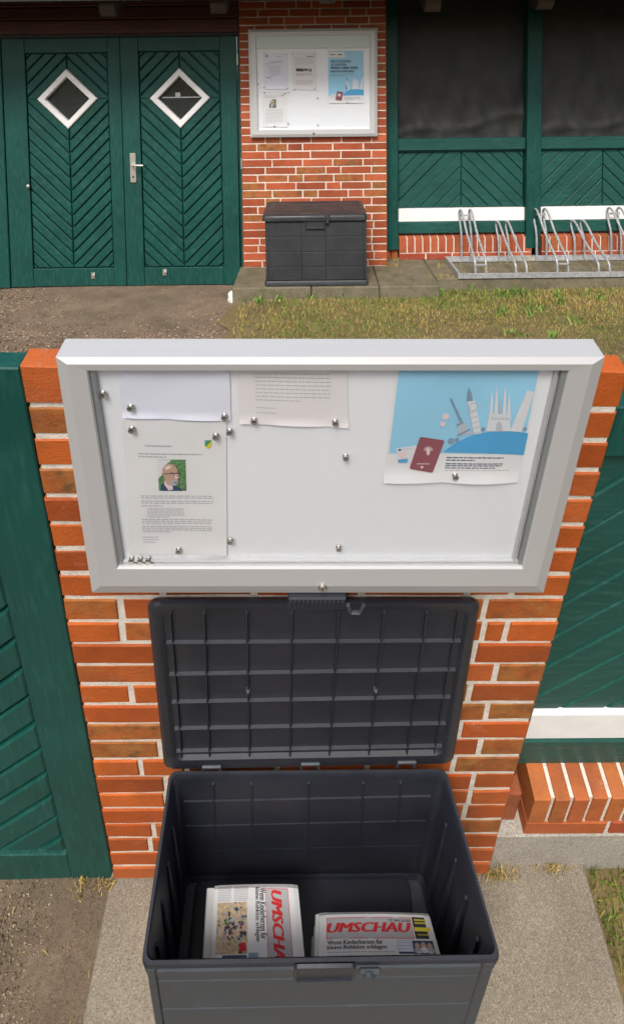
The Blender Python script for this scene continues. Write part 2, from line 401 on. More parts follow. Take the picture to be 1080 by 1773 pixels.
# ------------------------------------------------------------------ brick walls
def brick_rows(fr, thing, x0, x1, zs, joints, y, gap, pal, mott, ch, depth=0.045):
    for i in range(len(zs) - 1):
        zb, zt = zs[i], zs[i + 1]
        js = sorted(joints.get(i, []))
        if not js:
            off = [0.155, 0.215, 0.125, 0.24][i % 4]; js = [x0 + off, x1 - [0.16, 0.125, 0.215, 0.14][i % 4]]
        full = [x0] + js + [x1]; out = [x0]
        for j in full[1:]:
            while j - out[-1] > 0.30: out.append(out[-1] + (0.2495 if (len(out) + i) % 3 else 0.1245 if j - out[-1] > 0.40 else 0.2495))
            if j - out[-1] < 0.035 and len(out) > 1: out[-1] = j
            else: out.append(j)
        for a, b in zip(out, out[1:]):
            l = a + (gap / 2 if a > x0 else 0); r = b - (gap / 2 if b < x1 else 0)
            if r - l < 0.012: continue
            cx, cz = (l + r) / 2, (zb + zt) / 2
            hw, hh = (r - l) / 2, (zt - zb - gap) / 2
            ju = lambda k=.0011: random.uniform(-k, k); t3 = hw / 3
            m = MB(); m.prism([(-hw + ju(), -hh + ju()), (-t3, -hh + ju()), (t3, -hh + ju()), (hw + ju(), -hh + ju()), (hw + ju(), hh + ju()), (t3, hh + ju()), (-t3, hh + ju()), (-hw + ju(), hh + ju())], depth, random.uniform(-0.002, 0.0015), ch, ch * 0.3)
            me = mesh('brick', m, BRICK)
            o = thing.inst('brick', me, (cx, y, cz), rot=(0, random.uniform(-.004, .004), 0))
            c = random.choice(pal); k = random.uniform(0.74, 1.12)
            al = 1.0 if (i, len([q for q in out if q <= a]) - 1) in mott else (random.uniform(0.5, 1) if random.random() < 0.09 else 0.0)
            o.color = (min(1, c[0] * k), c[1] * k, c[2] * k, al)

R4 = lambda z: 400 + z * 0.27778
r4y = [835, 795, 745, 698, 653, 603, 553, 507, 457, 406.5, 357, 308.5, 260, 212, 164, 114, 65.5, 13]
zs = [UP.Z(500, 230 + q * 0.27778) for q in r4y]; zs[0] = 0.0
zs = [0.0] + [z for z in zs[1:]]
while zs[-1] < 2.62: zs.append(zs[-1] + 0.0640)
jz = {16: [212, 308, 498, 687, 875], 15: [160, 352, 445, 633, 823], 14: [213, 307, 494, 684, 874], 13: [256, 445, 633, 821], 12: [213, 403, 590, 683, 874],
      11: [165, 355, 450, 639, 826], 10: [214, 404, 591, 684, 875], 9: [257, 447, 541, 729, 824], 8: [213, 308, 500, 687, 876], 7: [167, 355, 545, 830], 6: [876], 5: [300, 700],
      4: [878], 3: [178, 500], 2: [880], 1: [340, 610]}
J = {i: [UP.X(R4(q), 230 + 0.27778 * (r4y[i] - 20)) for q in v] for i, v in jz.items()}
PX0, PX1 = -0.583, 0.609
PAL_UP = [(0.42, 0.092, 0.036), (0.38, 0.082, 0.034), (0.44, 0.104, 0.042), (0.40, 0.088, 0.034)]
pier = Thing(UP, 'brick_pier', 'red brick pier with white joints behind the closed charcoal box, upper view', 'brick wall', (0, 0, 0))
pier.part('mortar', MB().box(PX0 + 0.004, PX1 - 0.004, 0.0035, 0.26, 0.0, zs[-1]), MORTAR)
brick_rows(UP, pier, PX0, PX1, zs, J, 0.0, 0.0095, PAL_UP, {(15, 1), (13, 3), (12, 5), (11, 2), (11, 4), (10, 0), (10, 5), (9, 0), (9, 1), (9, 2), (8, 1), (7, 4)}, 0.0025)

LZ = [0.0, 0.080, 0.166, 0.253, 0.337, 0.422, 0.505, 0.592, 0.678, 0.765, 0.848, 0.932, 1.018, 1.102, 1.187, 1.271, 1.356]
while LZ[-1] < 2.2: LZ.append(LZ[-1] + 0.0835)
PT = .045
LTOP = LO.Z(540, 604, PT)
while LZ[-1] > LTOP + .03: LZ.pop()
LZ[-1] = LTOP
jl = {15: [(209.5, 1056), (838.6, 1056)], 14: [(875, 1095)], 13: [(820, 1131)], 12: [(858, 1166), (316, 1166)], 11: [(228, 1204), (813, 1199)], 10: [(843, 1230)], 9: [(797, 1262)],
      8: [(277, 1299), (831, 1291)], 7: [(244, 1330), (786, 1320)], 6: [(287, 1357), (819, 1347)], 5: [(286, 1356 + 10)], 4: [(806, 1400)], 3: [(266, 1440)], 16: [(280, 1020), (440, 1020), (889, 1018)]}
JL = {i: [LO.X(*q) for q in v] for i, v in jl.items()}
PL0, PL1 = -0.590, 0.585
PAL_LO = [(0.46, 0.100, 0.017), (0.43, 0.088, 0.016), (0.49, 0.112, 0.020), (0.44, 0.104, 0.024)]
lpier = Thing(LO, 'brick_pier', 'orange red brick pier behind the open box with newspapers, lower view', 'brick wall', (0, 0, 0))
lpier.part('mortar', MB().loft([[(x, y, z) for y, z in ((.003, -.05), (.003, LTOP - .014), (PT - .002, LTOP - .014), (.20, LTOP - .55), (.20, -.05))] for x in (PL0 + .004, PL1 - .004)], True, True), MORTAR)
LZ[0] = 0.002
brick_rows(LO, lpier, PL0, PL1, LZ, JL, 0.0, 0.0145, PAL_LO, {(10, 2), (9, 0), (8, 0), (10, 1), (6, 3), (10, 4), (10, 5), (7, 5), (8, 5), (12, 5), (22, 0), (20, 0)}, 0.003)
# a nail hole in the joint left of the near box, and an old bolt
# ------------------------------------------------------------------ green double doors
def chevron(thing, parent, x0, x1, z0, z1, xm, dia, step, yb, yf, mat, lam, c=0.006, g=0.0045):
    """boards set at 45 degrees, mirrored about xm; dia = (zc, r) leaves a diamond; lam: True for an inverted V"""
    rects = []
    for side in (-1, 1):
        a, b = (x0, xm - 0.0035) if side < 0 else (xm + 0.0035, x1)
        if dia:
            zc, r = dia
            rects.append((side, [(a, z0), (b, z0), (b, zc), (a, zc)], -1))
            rects.append((side, [(a, zc), (b, zc), (b, z1), (a, z1)], 1))
        else: rects.append((side, [(a, z0), (b, z0), (b, z1), (a, z1)], 1 if lam else -1))
    for side, poly, updown in rects:
        # direction whose dot grows away from the middle line: normal of the boards
        nx, nz = (side * 0.7071, updown * 0.7071)
        org = (xm, (dia[0] if dia else (z1 if lam else z0)))
        start = (dia[1] * 0.7071) if dia else -math.ceil(3.0 / step) * step
        t = start
        while t < 3.5:
            q = clip(clip(poly, nx, nz, nx * org[0] + nz * org[1] + t + step - g), -nx, -nz, -(nx * org[0] + nz * org[1] + t + g))
            q = clean(q)
            if len(q) >= 3:
                ar = abs(sum(q[i][0] * q[(i + 1) % len(q)][1] - q[(i + 1) % len(q)][0] * q[i][1] for i in range(len(q)))) / 2
                if ar > 1.2e-4: thing.part('plank', MB().prism(inset(q if sum(q[i][0] * q[(i + 1) % len(q)][1] - q[(i + 1) % len(q)][0] * q[i][1] for i in range(len(q))) > 0 else q[::-1], random.uniform(0, .0016)) or q, yb, yf + random.uniform(-.002, .002), c), mat, parent)
            elif t > 2.6: break
            t += step
def door_leaf(fr, name, label, x0, x1, z0, z1, px0, px1, pz0, pz1, dia, y, step, mat, plk, stile=True):
    t = Thing(fr, name, label, 'door', ((x0 + x1) / 2, y, z0))
    d = 0.045
    for a, b in ((x0, px0), (px1, x1)): t.part('stile', MB().box(a, b, y, y + d, z0, z1, 0.003), mat)
    t.part('top_rail', MB().box(px0 + 0.001, px1 - 0.001, y + 0.002, y + d, pz1, z1 - 0.001, 0.003), mat)
    t.part('bottom_rail', MB().box(px0 + 0.001, px1 - 0.001, y + 0.002, y + d, z0 + 0.004, pz0, 0.003), mat)
    t.part('back_panel', MB().box(px0 - 0.01, px1 + 0.01, y + 0.034, y + 0.05, pz0 - 0.01, pz1 + 0.01), mat)
    xm = (px0 + px1) / 2
    chevron(t, None, px0 + 0.006, px1 - 0.006, pz0 + 0.006, pz1 - 0.006, xm, dia, step, y + 0.036, y + 0.008, plk, False)
    if dia:
        zc, r = dia; ri = r * 0.735
        wf = MB()
        o4 = [(xm, zc - r), (xm + r, zc), (xm, zc + r), (xm - r, zc)]; i4 = [(xm, zc - ri), (xm + ri, zc), (xm, zc + ri), (xm - ri, zc)]
        wf.loft([[(a, y + 0.034, b) for a, b in o4], [(a, y - 0.004, b) for a, b in o4], [(xm + (a - xm) * .96, y - 0.010, zc + (b - zc) * .96) for a, b in o4],
                 [(xm + (a - xm) * 1.04, y - 0.010, zc + (b - zc) * 1.04) for a, b in i4], [(a, y - 0.002, b) for a, b in i4], [(a, y + 0.03, b) for a, b in i4]])
        w_ = t.part('window_frame', wf, WHITEP)
        t.part('pane', MB().add([(a, y + 0.012, b) for a, b in i4], [(0, 1, 2, 3)]), GLASS, w_)
        t.part('painted_dark_sheet', MB().add([(a, y + 0.0335, b) for a, b in i4], [(0, 1, 2, 3)]), DARK_SHEET, w_)  # flat sheet painted dark in place of the unlit room
        if 'right' in label:
            t.part('inner_shelf', MB().box(xm - ri * .86, xm + ri * .9, y + .026, y + .031, zc + .002, zc + .011), INKL, w_)
            t.part('shelf_box', MB().box(xm - .042, xm - .002, y + .025, y + .031, zc + .012, zc + .046), INKL, w_)
    return t
DY = 0.012
zt, zb = 1.915, -0.146
seam = -1.5595
lp0, lp1 = UP.X(49, 280), UP.X(191, 280); rp0, rp1 = UP.X(244, 280), UP.X(384, 280)
pzt, pzb = UP.Z(117, 91), UP.Z(125, 466)
zc = UP.Z(118, 171.5); rr = 0.5 * (UP.X(169, 172) - UP.X(65, 172))
STEP = 0.0735
dl = door_leaf(UP, 'door_leaf', 'left leaf of the green double door, without a handle, upper view', -2.52, seam - 0.003, zb, zt, lp0, lp1, pzb, pzt, (zc, rr), DY, STEP, G_UP, G_PL)
zc2 = UP.Z(312, 170)
dr = door_leaf(UP, 'door_leaf', 'right leaf of the green double door with the lever handle, upper view', seam + 0.003, -0.612, zb, zt, rp0, rp1, pzb, pzt + 0.004, (zc2, rr), DY - 0.004, STEP, G_UP, G_PL)
# cover strip, lever handle, catches, hinges
dr.part('cover_strip', MB().box(seam - 0.012, seam + 0.004, DY - 0.016, DY - 0.005, zb + 0.01, zt - 0.01, 0.003), G_UP)
hx0, hx1, hz0, hz1 = UP.X(225.5, 290), UP.X(236, 290), UP.Z(230, 316), UP.Z(230, 265)
hp = dr.part('handle_plate', MB().box(hx0, hx1, DY - 0.016, DY - 0.0045, hz0, hz1, 0.003), HANDLE)
hz = UP.Z(230, 285); hm = (hx0 + hx1) / 2
dr.part('lever', MB().tube([(hm, DY - 0.012, hz), (hm, DY - 0.055, hz), (hm + 0.02, DY - 0.062, hz), (UP.X(251, 285), DY - 0.062, hz - 0.002)], 0.0085, 10), HANDLE, hp, True)
dr.part('keyhole', MB().lathe((hm, DY - 0.014, UP.Z(231, 306)), (0, -1, 0), [(0, .009), (.004, .009), (.005, .006)]), DSTEEL, hp)
for th, px, py, y_ in ((dl, 161, 478, DY), (dr, 285, 472, DY - .004)):
    q = UP.p(px, py); b = MB(); b.box(q.x - .016, q.x + .016, y_ - .004, y_ + .002, q.z - .026, q.z + .026, .002); b.box(q.x - .009, q.x + .020, y_ - .016, y_ - .004, q.z - .006, q.z + .016, .003); b.tube([(q.x - .004, y_ - .011, q.z - .024), (q.x - .004, y_ - .011, q.z + .03)], .005, 8)
    th.part('bolt_catch', b, HANDLE)
q = UP.p(50, 322); dl.part('knob', MB().lathe((q.x, DY + .0, q.z), (0, -1, 0), [(0, .008), (.012, .008), (.016, .014), (.026, .013), (.03, .004)]), HANDLE, None, True)
for px, py in ((413.5, 103), (421, 283)):
    q = UP.p(px, py); dr.part('hinge', MB().tube([(q.x - .012, -.004, q.z - .045), (q.x - .012, -.004, q.z + .045)], .008, 8), HANDLE)
# dark reveal strip between door and pier
single(UP, 'door_jamb', MB().box(-0.606, PX0 - 0.003, 0.03, 0.16, -0.14, 1.92), G_UP, 'dark narrow green door jamb beside the red brick pier, upper view', 'door frame', base=(-.6, .05, -.14))

single(UP, 'door_post', MB().box(-3.1, -2.525, 0.0, 0.12, -0.15, 1.92, .005), G_UP, 'green door post at the far left of the upper view', 'door frame', base=(-2.8, .05, -.15))
# lintel of dark boards above the doors
li = Thing(UP, 'timber_lintel', 'dark red brown timber lintel above the green double door', 'lintel', (-1.6, 0, 1.93))
e = [UP.Z(220, q) for q in (58, 33, 11, -22)]
for i in range(3): li.part('beam', MB().box(-2.9, PX0 - 0.006, 0.0 - 0.012 * i + 0.01, 0.14, e[i] + 0.003, e[i + 1] - 0.003, 0.006), TIMBER)
li.part('dark_edge_strip', MB().box(-2.9, PX0 - 0.008, 0.02, 0.14, 1.918, e[0] + 0.001, 0.002), INK)  # near-black strip along the bottom edge of the lintel

# ------------------------------------------------------------------ green timber wall with tarpaulins (upper right)
WY = 0.215                                          # front of the panels
tw = Thing(UP, 'timber_wall', 'green timber wall with chevron panels and white boards behind the bicycle rack', 'timber wall', (1.8, WY, 0.1))
PY_ = WY - 0.055
X = lambda px, py, y=WY: UP.X(px, py, y); Z = lambda px, py, y=WY: UP.Z(px, py, y)
posts = [(PX1 + 0.002, X(689, 250, PY_)), (X(911.5, 250, PY_), X(937, 250, PY_)), (X(1150, 250, PY_), X(1176, 250, PY_))]
pzb0 = Z(680, 433, PY_)
for a, b in posts: tw.part('post', MB().box(a, b, PY_, WY + 0.06, pzb0, 2.62, 0.005), G_UP)
zr1, zr0 = Z(800, 239), Z(800, 259)
zp1, zp0 = Z(800, 262.5), Z(800, 359); zw1, zw0 = Z(800, 361), Z(800, 382); zg1, zg0 = Z(800, 384), Z(800, 402)
for k in range(2):
    a, b = posts[k][1] + 0.002, posts[k + 1][0] - 0.002
    tw.part('rail', MB().box(a, b, WY - 0.030, WY + 0.05, zr0, zr1, 0.004), G_WX)
    tw.part('panel_frame', MB().box(a, b, WY - 0.004, WY + 0.03, zp1 + 0.002, zr0 - 0.002, 0.002), G_UP)
    tw.part('white_board', MB().box(a, b, WY - 0.020, WY + 0.04, zw0, zw1 + 0.006, 0.003), WHITEP)
    tw.part('bottom_beam', MB().box(a, b, WY - 0.030, WY + 0.05, zg0, zw0 - 0.003, 0.005), G_WX)
    tw.part('back_panel', MB().box(a, b, WY + 0.026, WY + 0.04, zw1 - 0.02, zp1 + 0.02), G_UP)
    xm = X(798, 310) if k == 0 else X(1043, 310)
    chevron(tw, None, a + 0.006, b - 0.006, zw1 + 0.012, zp1 - 0.002, xm, None, 0.084, WY + 0.027, WY + 0.006, G_WX, True, 0.004, 0.0022)
    # tarpaulin of this bay
    def tf(u, v, a=a, b=b, k=k):
        x = a - 0.004 + (b - a + 0.008) * u; z = zr1 - 0.02 + (2.6 - zr1) * v
        d = 0.014 * math.sin(14 * u + 9 * v + 3 * math.sin(4 * v)) * (1 - v) + 0.006 * math.sin(31 * u - 17 * v + k) * (1 - v) ** 2
        d += -0.016 * math.exp(-((v - 0.03 - 0.10 * u - .02 * math.sin(9 * u)) / 0.022) ** 2) + 0.005 * math.sin(50 * u + 20 * v) * (1 - v) ** 3
        return (x, WY + 0.045 + d, z)
    mb = MB(); mb.grid(tf, 70, 60)
    single(UP, 'tarpaulin', mb, TARP, ['black mesh tarpaulin filling the wide bay beside the brick pier', 'black mesh tarpaulin filling the bay at the right edge of the upper view'][k], 'tarpaulin', 'tarpaulins in the timber wall', base=((a + b) / 2, WY, zr1), smooth=True)
# brick plinth below
RLP = [(0.44, 0.095, 0.045), (0.40, 0.082, 0.04), (0.47, 0.115, 0.055), (0.36, 0.07, 0.04)]
def plinth(fr, th, x0, x1, yf, yt, zlow, zmid, zarris, ztop, n, pal, gap, first=None):
    """a course of stretchers carrying bricks on edge with a sloping top"""
    th.part('mortar', MB().add([(x0 + .004, yf + .006, zlow), (x1 - .004, yf + .006, zlow), (x1 - .004, yf + .006, zarris - .006), (x0 + .004, yf + .006, zarris - .006), (x1 - .004, yt, ztop - .006), (x0 + .004, yt, ztop - .006), (x1 - .004, yt, zlow), (x0 + .004, yt, zlow)],
            [(0, 1, 2, 3), (3, 2, 4, 5), (5, 4, 6, 7), (0, 3, 5, 7), (1, 6, 4, 2)]), MORTAR)
    w_ = (x1 - x0) / n
    for i in range(n):
        a, b = x0 + i * w_ + gap / 2, x0 + (i + 1) * w_ - gap / 2
        if i == 0: a = x0
        if i == n - 1: b = x1
        d = random.uniform(-.002, .002)
        m = MB(); c = .003
        prof = [(yf + d, zmid + gap / 2), (yf + d, zarris - c), (yf + d + c, zarris), (yt, ztop), (yt, zmid + gap / 2)]
        m.loft([[(a, y, z) for y, z in prof], [(a + c * .6, y - (c * .2 if j in (0, 1) else 0), z) for j, (y, z) in enumerate(prof)], [(b - c * .6, y - (c * .2 if j in (0, 1) else 0), z) for j, (y, z) in enumerate(prof)], [(b, y, z) for y, z in prof]], True, True)
        o = th.part('brick', m, BRICK); cc = random.choice(pal); o.color = (*cc, 0.7 if random.random() < .15 else .25)
    k = max(1, round((x1 - x0) / 0.25)); w_ = (x1 - x0) / k
    for i in range(k):
        a, b = x0 + i * w_ + (gap / 2 if i else 0), x0 + (i + 1) * w_ - (gap / 2 if i < k - 1 else 0)
        o = th.part('brick', MB().prism([(a, zlow), (b, zlow), (b, zmid - gap / 2), (a, zmid - gap / 2)], yf + .06, yf + .001, .003, .001), BRICK); o.color = (*random.choice(pal), 0)
YF = 0.165
for k in range(2):
    a = UP.X(691 if k == 0 else 937, 430, YF); b = UP.X(920 if k == 0 else 1170, 430, YF)
    p_ = Thing(UP, 'brick_plinth', ['low brick plinth of upright red bricks under the bay beside the brick pier', 'low brick plinth of upright red bricks under the bay at the right edge, upper view'][k], 'brick plinth', ((a + b) / 2, YF, 0), 'brick plinths under the timber wall')
    plinth(UP, p_, a, b, YF, WY + .045, -0.003, UP.Z(800, 437, YF), UP.Z(800, 411.5, YF), UP.Z(800, 404, WY), 17 if k == 0 else 16, RLP, 0.011)
b1 = Thing(UP, 'brick_footing', 'short brick footing between the brick pier and the first plinth, upper view', 'brick footing', (0.66, 0.2, 0))
for i, (a, b) in enumerate(((PX1 + .004, PX1 + .055), (PX1 + .06, UP.X(690, 440, YF) - .004))):
    o = b1.part('brick', MB().box(a, b, YF + 0.03, WY + .05, -.003, pzb0 - .004, .004), BRICK); o.color = (*RLP[i], .6)

# ------------------------------------------------------------------ eaves
rf = Thing(UP, 'roof', 'dark overhanging eaves with rafter ends above the facade', 'roof', (0, -0.4, 2.2))
RY = -0.60; RZ = EYE + 0.0 + (UP.p(540, -4, RY).z - EYE); SLP = 0.52
for i in range(8):
    y0 = RY - 0.04 + i * 0.155; y1 = y0 + 0.150
    z0_, z1_ = RZ + (y0 - RY) * SLP, RZ + (y1 - RY) * SLP
    m = MB(); m.add([(x, y, z + d) for x in (-4.2, 4.6) for y, z in ((y0, z0_), (y1, z1_)) for d in (0, .025)], [(0, 1, 3, 2), (4, 6, 7, 5), (0, 4, 5, 1), (2, 3, 7, 6), (0, 2, 6, 4), (1, 5, 7, 3)])
    rf.part('roof_board', m, RAFTER)
for px, dy in ((185, 28), (377, 22), (566, 4), (750, 19), (945, 15), (1130, 14)):
    xr = UP.X(px, 5, RY); zl = UP.Z(px, dy, RY); prof = []
    hh = max(0.03, RZ - zl)
    for k in range(9):
        a = math.pi * (0.5 + k / 8 * 0.5); prof.append((RY + 0.06 + 0.075 * math.cos(a), zl + hh * (1 - math.sin(a)) * 1.0))
    prof = [(y, z) for y, z in prof]
    prof += [(RY - 0.014, RZ - 0.002), (0.30, RZ + (0.30 - RY) * SLP - 0.002), (0.30, zl + (0.30 - RY) * SLP)]
    m = MB(); m.loft([[(xr - .055 * s, y, z) for y, z in prof] for s in (1, -1)], True, True)
    rf.part('rafter', m, RAFTER)
rf.part('gutter', MB().tube([(-4.2, RY - .09, RZ + .035), (4.6, RY - .09, RZ + .035)], .05, 12), GALV, None, True)

# ------------------------------------------------------------------ text and print
_fc = {}
def text_geo(body, bold=0.0, shear=0.0, spacing=1.0):
    """flat text as triangles in a unit box: x 0..1, y 0..1; returns verts, faces, aspect"""
    key = (body, bold, shear, spacing)
    if key in _fc: return _fc[key]
    cu = bpy.data.curves.new('lettering', 'FONT'); cu.body = body; cu.offset = bold; cu.shear = shear; cu.space_character = spacing; cu.resolution_u = 2
    ob = bpy.data.objects.new('lettering', cu); COL.objects.link(ob)
    dg = bpy.context.evaluated_depsgraph_get(); me = bpy.data.meshes.new_from_object(ob.evaluated_get(dg))
    vs_ = [tuple(v.co) for v in me.vertices]; fs_ = [tuple(p.vertices) for p in me.polygons]
    bpy.data.objects.remove(ob); bpy.data.curves.remove(cu); bpy.data.meshes.remove(me)
    x0 = min(v[0] for v in vs_); x1 = max(v[0] for v in vs_); y0 = min(v[1] for v in vs_); y1 = max(v[1] for v in vs_)
    r = ([((v[0] - x0) / (x1 - x0), (v[1] - y0) / (y1 - y0)) for v in vs_], fs_, (x1 - x0) / (y1 - y0))
    _fc[key] = r; return r
class Sheet:
    """print laid on a curved sheet: sm(u, v, lift) gives the point; u to the right, v down, 0..1"""
    def __init__(s, thing, sm, parent): s.t = thing; s.sm = sm; s.par = parent; s.acc = {}
    def _mb(s, name, mat): return s.acc.setdefault((name, mat.name), (MB(), mat))[0]
    def rect(s, name, mat, u0, v0, u1, v1, lift=1, n=(4, 4)):
        s._mb(name, mat).grid(lambda a, b: s.sm(u0 + (u1 - u0) * a, v0 + (v1 - v0) * b, lift), *n)
    def poly(s, name, mat, pts, lift=1):
        cx = sum(p[0] for p in pts) / len(pts); cy = sum(p[1] for p in pts) / len(pts); n = len(pts)
        s._mb(name, mat).add([s.sm(*p, lift) for p in pts] + [s.sm(cx, cy, lift)], [(i, (i + 1) % n, n) for i in range(n)])
    def disc(s, name, mat, u, v, ru, rv, lift=1, n=14): s.poly(name, mat, [(u + ru * math.cos(2 * math.pi * k / n), v + rv * math.sin(2 * math.pi * k / n)) for k in range(n)], lift)
    def outline(s, name, mat, u0, v0, u1, v1, wu, wv, lift=2):
        for a in ((u0, v0, u1, v0 + wv), (u0, v1 - wv, u1, v1), (u0, v0, u0 + wu, v1), (u1 - wu, v0, u1, v1)): s.rect(name, mat, *a, lift, (3, 3))
    def text(s, name, mat, body, u0, v0, u1, v1, lift=2, bold=0.0, shear=0.0, rot=False, spacing=1.0, heavy=0):
        vs_, fs_, _ = text_geo(body, bold, shear, spacing)
        if rot: pts = [s.sm(u0 + (u1 - u0) * y, v0 + (v1 - v0) * x, lift) for x, y in vs_]      # reads downwards, tops to the right
        else: pts = [s.sm(u0 + (u1 - u0) * x, v1 - (v1 - v0) * y, lift) for x, y in vs_]
        s._mb(name, mat).add(pts, fs_)
        if heavy:
            for k, d in enumerate((-heavy, heavy)):
                if rot: pts = [s.sm(u0 + (u1 - u0) * y, v0 + (v1 - v0) * (x + d), lift + .15 * (k + 1)) for x, y in vs_]
                else: pts = [s.sm(u0 + (u1 - u0) * (x + d), v1 - (v1 - v0) * y, lift + .15 * (k + 1)) for x, y in vs_]
                s._mb(name, mat).add(pts, fs_)
    def lines(s, name, mat, u0, u1, vv, h, lift=1, last=0.6, rot=False):
        for k, v in enumerate(vv):
            u = u0; e = u1 if k < len(vv) - 1 else u0 + (u1 - u0) * last; e = min(u1, e - random.uniform(0, .03) * (u1 - u0))
            while u < e:
                w_ = random.uniform(.02, .085) * (u1 - u0) + .008; w2 = min(w_, e - u)
                if w2 > .004:
                    if rot: s.rect(name, mat, v, u, v + h, u + w2, lift, (1, 1))
                    else: s.rect(name, mat, u, v, u + w2, v + h, lift, (1, 1))
                u += w_ + .011 * (u1 - u0) + .002
    def done(s):
        for (name, _), (mb, mat) in s.acc.items(): s.t.part(name, mb, mat, s.par, kind='stuff' if name in ('printed_text', 'small_print', 'column_text', 'printed_photo') else None)
def bil(c, u, v): return (c[0] * (1 - u) + c[1] * u) * (1 - v) + (c[3] * (1 - u) + c[2] * u) * v
def paper(fr, px4, y, mat, label, name='notice_sheet', curl=0.004, cat='notice', seed=0):
    c = [fr.p(*q, y) for q in px4]
    def sm(u, v, lift=0):
        q = bil(c, u, v); e = curl * (max(0, (v - .86) / .14) ** 2 * (0.35 + 0.65 * abs(math.sin(5.2 * u + seed))) + 0.25 * math.sin(3 * u + 2 * v + seed) ** 2)
        return (q.x, q.y - e - 0.0005 * lift, q.z)
    t = Thing(fr, name, label, cat, tuple(bil(c, .5, 1.0)))
    m = MB(); m.grid(lambda u, v: sm(u, v), 16, 20); n = len(m.v); m.grid(lambda u, v: (lambda q: (q[0], q[1] + .0006, q[2]))(sm(u, v)), 16, 20)
    b = t.part('sheet', m, mat, None, True)
    return t, Sheet(t, sm, None)
def rng(a, b, n): return [a + (b - a) * i / max(1, n - 1) for i in range(n)]

# ------------------------------------------------------------------ notice boards
def frame_ring(th, fr, outer, inner, yf, yb, bev, mat):
    """four mitred frame bars with a bevel line"""
    mid = [outer[i] * (1 - bev) + inner[i] * bev for i in range(4)]
    names = ['frame_bar'] * 4
    for i in range(4):
        j = (i + 1) % 4
        def at(p, y): return (p.x, y, p.z)
        g = 0.0004
        prof = lambda k: [at(outer[k], yb), at(outer[k], yf + .008), at(mid[k], yf), at(inner[k] * .94 + mid[k] * .06, yf + .001), at(inner[k], yf + .004), at(inner[k], yb)]
        th.part('frame_bar', MB().loft([prof(i), prof(j)], True, True), mat)
def notice_board(fr, label, outer_px, inner_px, yf, ybrd, lock, chan=0.0, header=None, base=None, groupname=None):
    o4 = [fr.p(*q, yf + .008) for q in outer_px]; i4 = [fr.p(*q, yf + .004) for q in inner_px]
    t = Thing(fr, 'notice_board', label, 'notice board', tuple((o4[2] + o4[3]) / 2))
    frame_ring(t, fr, o4, i4, yf, -0.002, .38, ALU)
    cx = sum(p.x for p in i4) / 4; cz = sum(p.z for p in i4) / 4
    b4 = [(p.x + (0.02 if p.x < cx else -.02) * -1, p.z + (-.02 if p.z < cz else .02)) for p in i4]
    t.part('backing', MB().prism(b4, -0.003, ybrd), BOARDW)
    t.part('glass_pane', MB().prism([(p.x + (-.006 if p.x < cx else .006), p.z + (-.006 if p.z < cz else .006)) for p in i4], yf + .0055, yf + .0045), GLASS)
    if header:
        za, zb_ = [fr.Z(540, q, yf + .01) for q in header]
        t.part('header_strip', MB().box(i4[3].x - .004, i4[2].x + .004, yf + .008, yf + .013, zb_, za + .01), HEADER)
        t.part('header_edge', MB().box(i4[3].x - .004, i4[2].x + .004, yf + .0072, yf + .014, zb_ - .007, zb_ - .0005), ALU2)
    q = fr.p(*lock, yf)
    lk = t.part('lock', MB().lathe((q.x, yf + .004, q.z), (0, -1, 0), [(0, .0095), (.007, .0095), (.009, .0075)]), STEEL, None, True)
    t.part('keyhole', MB().box(q.x - .0012, q.x + .0012, yf - .0056, yf - .004, q.z - .005, q.z + .005), INK, lk)
    return t, i4
BYU = -0.050; BDU = -0.030
nbu, iu = notice_board(UP, 'aluminium framed notice board above the closed box, upper view', [(429.5, 51), (653, 48), (653, 236), (433.6, 238)], [(443, 63.5), (640, 61), (640, 223), (447, 225)], BYU, BDU, (543, 231), header=(62, 82))
BYL = -0.056; BDL = -0.037
nbl, il = notice_board(LO, 'large close up aluminium notice board above the open box, lower view', [(97, 618), (1046, 618), (940, 1026), (160, 1026)], [(153, 640), (984, 640), (903, 981), (205, 981)], BYL, BDL, (558, 1016))
# channel strips inside the near board
def strip(th, fr, pa, pb, wpx, y0, y1, horiz, mat):
    a, b = fr.p(*pa, y0), fr.p(*pb, y0)
    if horiz: th.part('channel', MB().prism([(a.x, a.z), (b.x, b.z), (b.x, b.z + wpx), (a.x, a.z + wpx)], y1, y0, .0015), mat)
    else: th.part('channel', MB().prism([(a.x, a.z), (a.x + wpx, a.z), (b.x + wpx, b.z), (b.x, b.z)], y1, y0, .0015), mat)
strip(nbl, LO, (200, 984), (905, 984), .010, BYL + .007, BYL + .016, True, ALU2)
strip(nbl, LO, (206, 975), (900, 975), .006, BYL + .010, BYL + .018, True, ALU)
strip(nbl, LO, (151, 622), (205, 978), .009, BYL + .007, BYL + .016, False, ALU2)
strip(nbl, LO, (978, 622), (896, 978), .012, BYL + .007, BYL + .016, False, ALU2)
strip(nbl, LO, (966, 622), (887, 974), .006, BYL + .010, BYL + .018, False, ALU)

